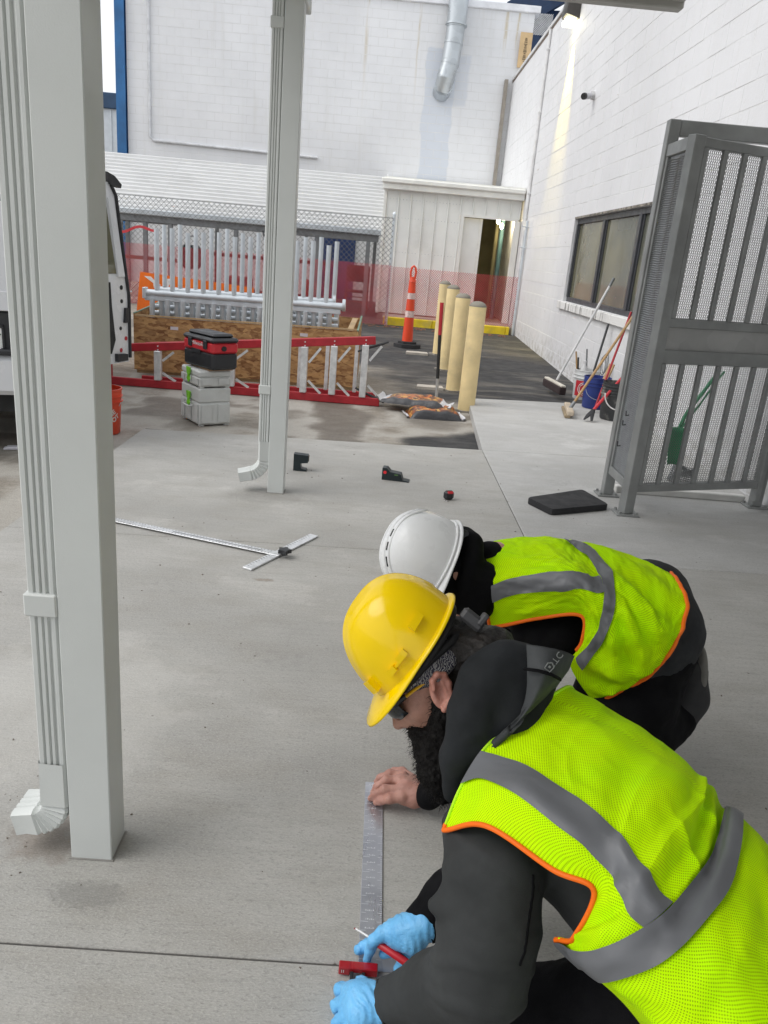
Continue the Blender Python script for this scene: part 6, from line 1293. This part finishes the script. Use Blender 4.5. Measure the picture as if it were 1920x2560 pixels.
abody = ahead + chain([AP(-.10, 0, -.17), (0.462, 2.088, 0.567), (0.680, 2.030, 0.536), (0.810, 1.999, 0.485)], [.055, .08, .11, .12]) + chain([(0.494, 1.952, 0.509), (0.441, 1.833, 0.307), (0.237, 1.795, 0.055)], [.055, .045, .027]) + chain([(0.494, 2.218, 0.579), (0.444, 2.232, 0.301), (0.382, 2.071, 0.131)], [.055, .045, .03]) + chain([(0.822, 1.996, 0.475), (0.683, 1.810, 0.254), (0.825, 1.865, 0.240), (0.940, 1.944, 0.264)], [.10, .065, .045, .04]) + chain([(0.886, 2.098, 0.439), (0.829, 2.118, 0.240), (1.016, 2.149, 0.252)], [.10, .07, .045])
# the bare hand, palm down, fingers spread over the blade
hand = chain([(0.236, 1.797, 0.050), (0.204, 1.805, 0.052), (0.179, 1.814, 0.055)], [.027, .030, .030]) + [cap((0.199, 1.796, 0.040), (0.168, 1.798, 0.044), .026, .022), cap((0.200, 1.842, 0.048), (0.166, 1.846, 0.055), .024, .022)] \
  + chain([(0.163, 1.846, 0.060), (0.122, 1.848, 0.058), (0.096, 1.845, 0.036), (0.085, 1.843, 0.014)], [.0155, .0125, .0108, .0088]) + chain([(0.160, 1.807, 0.060), (0.115, 1.808, 0.056), (0.090, 1.815, 0.032), (0.078, 1.820, 0.013)], [.0155, .0122, .0105, .0088]) + chain([(0.163, 1.784, 0.052), (0.130, 1.781, 0.046), (0.107, 1.794, 0.028), (0.094, 1.803, 0.013)], [.0145, .0115, .010, .0085]) \
  + chain([(0.169, 1.871, 0.058), (0.131, 1.881, 0.055), (0.105, 1.887, 0.034), (0.095, 1.894, 0.014)], [.015, .0120, .0105, .0088]) + chain([(0.196, 1.872, 0.045), (0.169, 1.926, 0.030), (0.146, 1.946, 0.018)], [.018, .0135, .011])
PA(blob_obj('body', abody, .006, M_SKIN, None, k=.025, smooth=1))
PA(blob_obj('hand', hand, .0021, M_SKIN2, None, k=.0095, disp=lambda V, N: .0007 * fbm(V * 110, 3, 3), smooth=1))
mb = MB()
for tip, nx in (((0.077, 1.817, 0.019), 1), ((0.094, 1.801, 0.019), 1), ((0.084, 1.841, 0.020), 1)): mb.box((-.0055, -.005, -.0012), (.0055, .005, .0012), .001, None, npv(tip) + npv((-.001, -.001, .0015)))
PA(mb.build('fingernails', MAT('nail', (.60, .36, .30), .35), None))
ash = chain([AP(-.09, 0, -.15), (0.365, 2.061, 0.604), (0.506, 2.066, 0.568), (0.673, 2.016, 0.555), (0.796, 1.983, 0.531)], [.070, .085, .110, .135, .140]) + chain([(0.497, 1.943, 0.514), (0.566, 1.920, 0.513), (0.455, 1.851, 0.424), (0.427, 1.799, 0.329), (0.321, 1.778, 0.195), (0.238, 1.790, 0.062)], [.065, .065, .074, .068, .052, .040]) + chain([(0.498, 2.237, 0.572), (0.444, 2.232, 0.301), (0.382, 2.071, 0.131)], [.065, .062, .045])
PA(blob_obj('shirt', ash, .007, M_BLKC, None, k=.035, disp=lambda V, N: .0022 * fbm(V * 9, 2, 2), smooth=2))
PA(blob_obj('head_cover', [ell(AP(-.014, 0, -.006), (.104, .083, .112), AR), cap(AP(-.03, .03, -.07), AP(-.04, .0, -.15), .062, .07), cap(AP(.02, .035, -.06), AP(.01, .03, -.13), .04, .05)], .005, M_BLKC, None, k=.02))
PA(blob_obj('collar', chain([AP(-.02, .075, -.06), AP(-.07, .07, -.055), AP(-.105, .045, -.05), AP(-.12, 0, -.045), AP(-.105, -.05, -.05)], [.024, .028, .03, .03, .024]) + chain([AP(-.0, .065, -.075), AP(-.03, .055, -.13)], [.04, .055]) + chain([AP(.05, .04, -.08), AP(.03, .04, -.14)], [.035, .05]), .005, M_BLKC, None, k=.03))
mb = MB(); mb.box((-.020, -.012, -.018), (.020, .012, .018), .006, np.stack([unit((0.5668, -0.2712, -0.7712)), unit((0.0235, 0.9484, -0.3162)), unit((-0.8172, -0.1611, -0.5439))], 1), (0.273, 1.970, 0.767)); PA(mb.build('hat_ratchet', M_BLK, None))
PA(blob_obj('shirt_hem', chain([(0.839, 2.045, 0.593), (0.825, 1.984, 0.533), (0.791, 1.958, 0.454)], [.120, .150, .135]), .008, MAT('dark_grey_jersey', (.017, .019, .022), .85, var=.2, vs=10), None, k=.04, disp=cloth_fold(.008, (12, 12, 12), 3)))
PA(blob_obj('trousers', chain([(0.824, 1.987, 0.480), (0.777, 1.922, 0.344), (0.693, 1.813, 0.265), (0.662, 1.784, 0.239)], [.155, .135, .100, .085]) + chain([(0.668, 1.784, 0.239), (0.825, 1.865, 0.240), (0.952, 1.944, 0.265)], [.085, .075, .06]) + chain([(0.892, 2.098, 0.439), (0.829, 2.118, 0.240), (1.029, 2.149, 0.253)], [.13, .11, .07]), .008, M_BLKP, None, k=.04, disp=cloth_fold(.010, (11, 11, 14), 7)))
PA(blob_obj('boot', chain([(0.952, 1.944, 0.265), (0.993, 1.982, 0.318), (1.000, 2.006, 0.392)], [.055, .052, .042]), .006, M_RUB, None, k=.03))
PA(blob_obj('boot_sole', [ell((1.014, 2.000, 0.376), (.022, .045, .098), np.stack([unit((1.0061, -0.0351, -0.0304)), unit((0.0235, 0.9484, -0.3162)), unit((-0.0399, -0.3174, -0.9550))], 1))], .004, MAT('grey_boot_sole', (.17, .165, .15), .8, bump=.002, bs=60), None, k=.01))
GRID_A = [
 [(0.370, 1.927, 0.521), (0.341, 1.903, 0.618), (0.325, 1.915, 0.670), (0.316, 1.968, 0.701), (0.309, 2.056, 0.711), (0.355, 2.221, 0.640)],
 [(0.477, 1.865, 0.593), (0.442, 1.847, 0.664), (0.429, 1.873, 0.709), (0.427, 1.945, 0.737), (0.438, 2.083, 0.740), (0.491, 2.264, 0.655)],
 [(0.581, 1.822, 0.632), (0.551, 1.800, 0.706), (0.536, 1.830, 0.748), (0.532, 1.919, 0.762), (0.547, 2.082, 0.745), (0.604, 2.263, 0.659)],
 [(0.593, 1.809, 0.562), (0.605, 1.769, 0.647), (0.612, 1.779, 0.710), (0.606, 1.880, 0.744), (0.611, 2.081, 0.748), (0.668, 2.261, 0.658)],
 [(0.577, 1.826, 0.485), (0.642, 1.751, 0.580), (0.673, 1.748, 0.686), (0.683, 1.843, 0.732), (0.701, 2.066, 0.739), (0.764, 2.253, 0.642)],
 [(0.644, 1.835, 0.390), (0.715, 1.751, 0.493), (0.756, 1.729, 0.602), (0.776, 1.789, 0.674), (0.806, 2.005, 0.723), (0.859, 2.205, 0.629)],
 [(0.675, 1.830, 0.378), (0.755, 1.768, 0.484), (0.815, 1.763, 0.614), (0.852, 1.831, 0.678), (0.866, 1.985, 0.700), (0.915, 2.178, 0.618)],
]
def foldA(u, v):
    edge = np.clip(v / .4, 0, 1) * np.clip((4.6 - v) / .5, 0, 1)
    w = .0075 * np.sin(7.5 * (v + .22 * (u - 4)) + 1.4 * vnoise(np.stack([u * .8, v], -1), 2)) * np.exp(-((u - 4.4) / 1.1) ** 2) * np.clip(v - .2, 0, 1)
    w += .008 * np.sin(5.5 * (v * 1.2 - u * .9)) * np.exp(-((u - 4.6) / 1.0) ** 2 - ((v - .7) / .7) ** 2)
    w += .009 * fbm(np.stack([u * 1.1, v * 1.6], -1), 3, 8) + .0035 * fbm(np.stack([u * 3.5, v * 4.5], -1), 3, 18); return w * edge * 1.3 * np.clip(u / .8, 0, 1)
CA = Cloth(GRID_A, foldA); U, V = np.meshgrid(np.linspace(0, 6, 240), np.linspace(0, 5, 200), indexing='ij')
PA(CA.patch('safety_vest', U, V, vest_mat('lime_mesh_fabric_fine', .0060), None, .0))
PA(CA.strip('reflective_stripe', [(0.000, 1.533), (0.524, 1.814), (1.013, 1.958), (1.494, 1.910), (2.077, 1.985), (3.116, 2.758)], [(0.034, 0.808), (0.678, 1.102), (1.193, 1.136), (1.519, 1.075), (1.888, 1.109), (3.064, 2.115)], M_TAPE, None, .0025))
PA(CA.strip('reflective_stripe', [(2.326, 3.813), (2.824, 3.525), (3.056, 3.251), (3.116, 2.758), (3.039, 1.875), (3.193, 1.088), (3.494, 0.602), (3.803, 0.212)], [(2.901, 3.874), (3.348, 3.724), (3.579, 3.368), (3.562, 2.738), (3.494, 2.101), (3.588, 1.376), (3.845, 0.780), (4.266, 0.246)], M_TAPE, None, .0038))
PA(CA.cord('orange_trim', [(0, .05), (.5, 0), (1, 0), (1.5, 0), (2, 0), (2.5, 0), (3, 0), (3.4, 0)], .0055, M_TRIM, None)); PA(CA.cord('orange_hem', [(6, .0), (6, 1), (6, 2), (6, 3), (6, 4), (6, 4.8)], .0055, M_TRIM, None)); PA(CA.cord('neck_trim', [(0, .05), (0, 1), (0, 2), (0, 3), (0, 4)], .0045, M_TRIM, None))

# ======== what they work with
sq = thing('framing_square', 'steel framing square flat on the slab under the hands', 'square'); M_SQ = NT('etched_steel'); t = M_SQ
M_SQ = t.fin(t.mix(t.ramp(t.noise((4, 9, 4), 4), .3, .7), (.42, .43, .48), (.55, .56, .60)), t.ramp(t.noise((40, 8, 4), 4), .3, .7, .25, .42), .75, t.bump(t.noise(300, 2), .0002))
mb = MB(); mb.box((.0625, 1.272, .001), (.1145, 1.903, .0042), .0006); mb.build('blade', M_SQ, sq); mb = MB(); mb.box((.1146, 1.272, .001), (.44, 1.312, .0042), .0006); mb.build('tongue', M_SQ, sq)
mb = MB(); M_ETCH = MAT('etched_marks', (.70, .71, .74), .5)
for i in range(24):
    y = 1.30 + i * .0254; mb.box((.0635, y, .00421), (.0635 + (.012 if i % 2 else .018), y + .0009, .0045)); mb.box((.1135 - .012, y, .00421), (.1135, y + .0009, .0045))
    for k in range(1, 4): mb.box((.1135 - .005, y + k * .00635, .00421), (.1135, y + k * .00635 + .0006, .0045))
    if i > 2: 
        for k in range(5): mb.box((.074 + k * .0045, y + .006, .00421), (.0768 + k * .0045, y + .0075 + .002 * ((i + k) % 2), .0045))
mb.build('etched_scale', M_ETCH, sq, kind='stuff')
mk = thing('marker_pen', 'red marker with silver tip held in the blue glove', 'pen'); p0, p1, p2, p3 = npv((0.048, 1.333, 0.055)), npv((0.052, 1.330, 0.056)), npv((0.088, 1.295, 0.068)), npv((0.164, 1.250, 0.058))
p3 = p2 + unit(p3 - p2) * .10; d_ = unit(p2 - p1)
mb = MB(); mb.cyl(p0, p1, .0012, .0025, 8); mb.build('tip', MAT('red_ink_tip', (.25, .03, .03), .6), mk, 40); mb = MB(); mb.cyl(p1, p2, .0028, .0034, 10); mb.build('tip_tube', MAT('bright_steel', (.75, .75, .75), .25, .8), mk, 40); mb = MB(); mb.tube([p2, p2 + (p3 - p2) * .12, p3 - (p3 - p2) * .05, p3], [.0045, .0082, .0086, .0070], 14); mb.build('barrel', M_REDB, mk, 40); mb = MB(); mb.cyl(p3, p3 + unit(p3 - p2) * .006, .0055, n=12); mb.build('end_plug', M_BLK, mk)
rl = thing('marking_gauge', 'small red plastic gauge block with black legs on the slab joint', 'gauge'); gx0, gx1 = npv((0.020, 1.257, 0.000)), npv((0.104, 1.255, 0.000)); gx = unit(gx1 - gx0); gy_ = npv((-gx[1], gx[0], 0)); GRt = np.stack([gx, gy_, npv((0, 0, 1))], 1); GLn = np.linalg.norm(gx1 - gx0)
mb = MB(); mb.box((0, 0, .004), (GLn * .30, .020, .025), .002, GRt, gx0); mb.box((GLn * .62, 0, .004), (GLn, .020, .025), .002, GRt, gx0); mb.box((GLn * .28, .0005, .012), (GLn * .64, .0195, .0245), .001, GRt, gx0); mb.build('block', MAT('red_acrylic', (.36, .008, .015), .25, Coat_Weight=.4), rl)
for s_ in (.30, .60): mb = MB(); mb.box((GLn * s_, -.022, .0045), (GLn * s_ + .007, .0002, .018), .001, GRt, gx0); mb.build('leg', M_BLK, rl)
mb = MB(); mb.box((.006, -.0006, .012), (.0075, -.0001, .019), 0, GRt, gx0); mb.box((.010, -.0006, .012), (.0115, -.0001, .019), 0, GRt, gx0); mb.build('white_marks', M_REFW, rl)
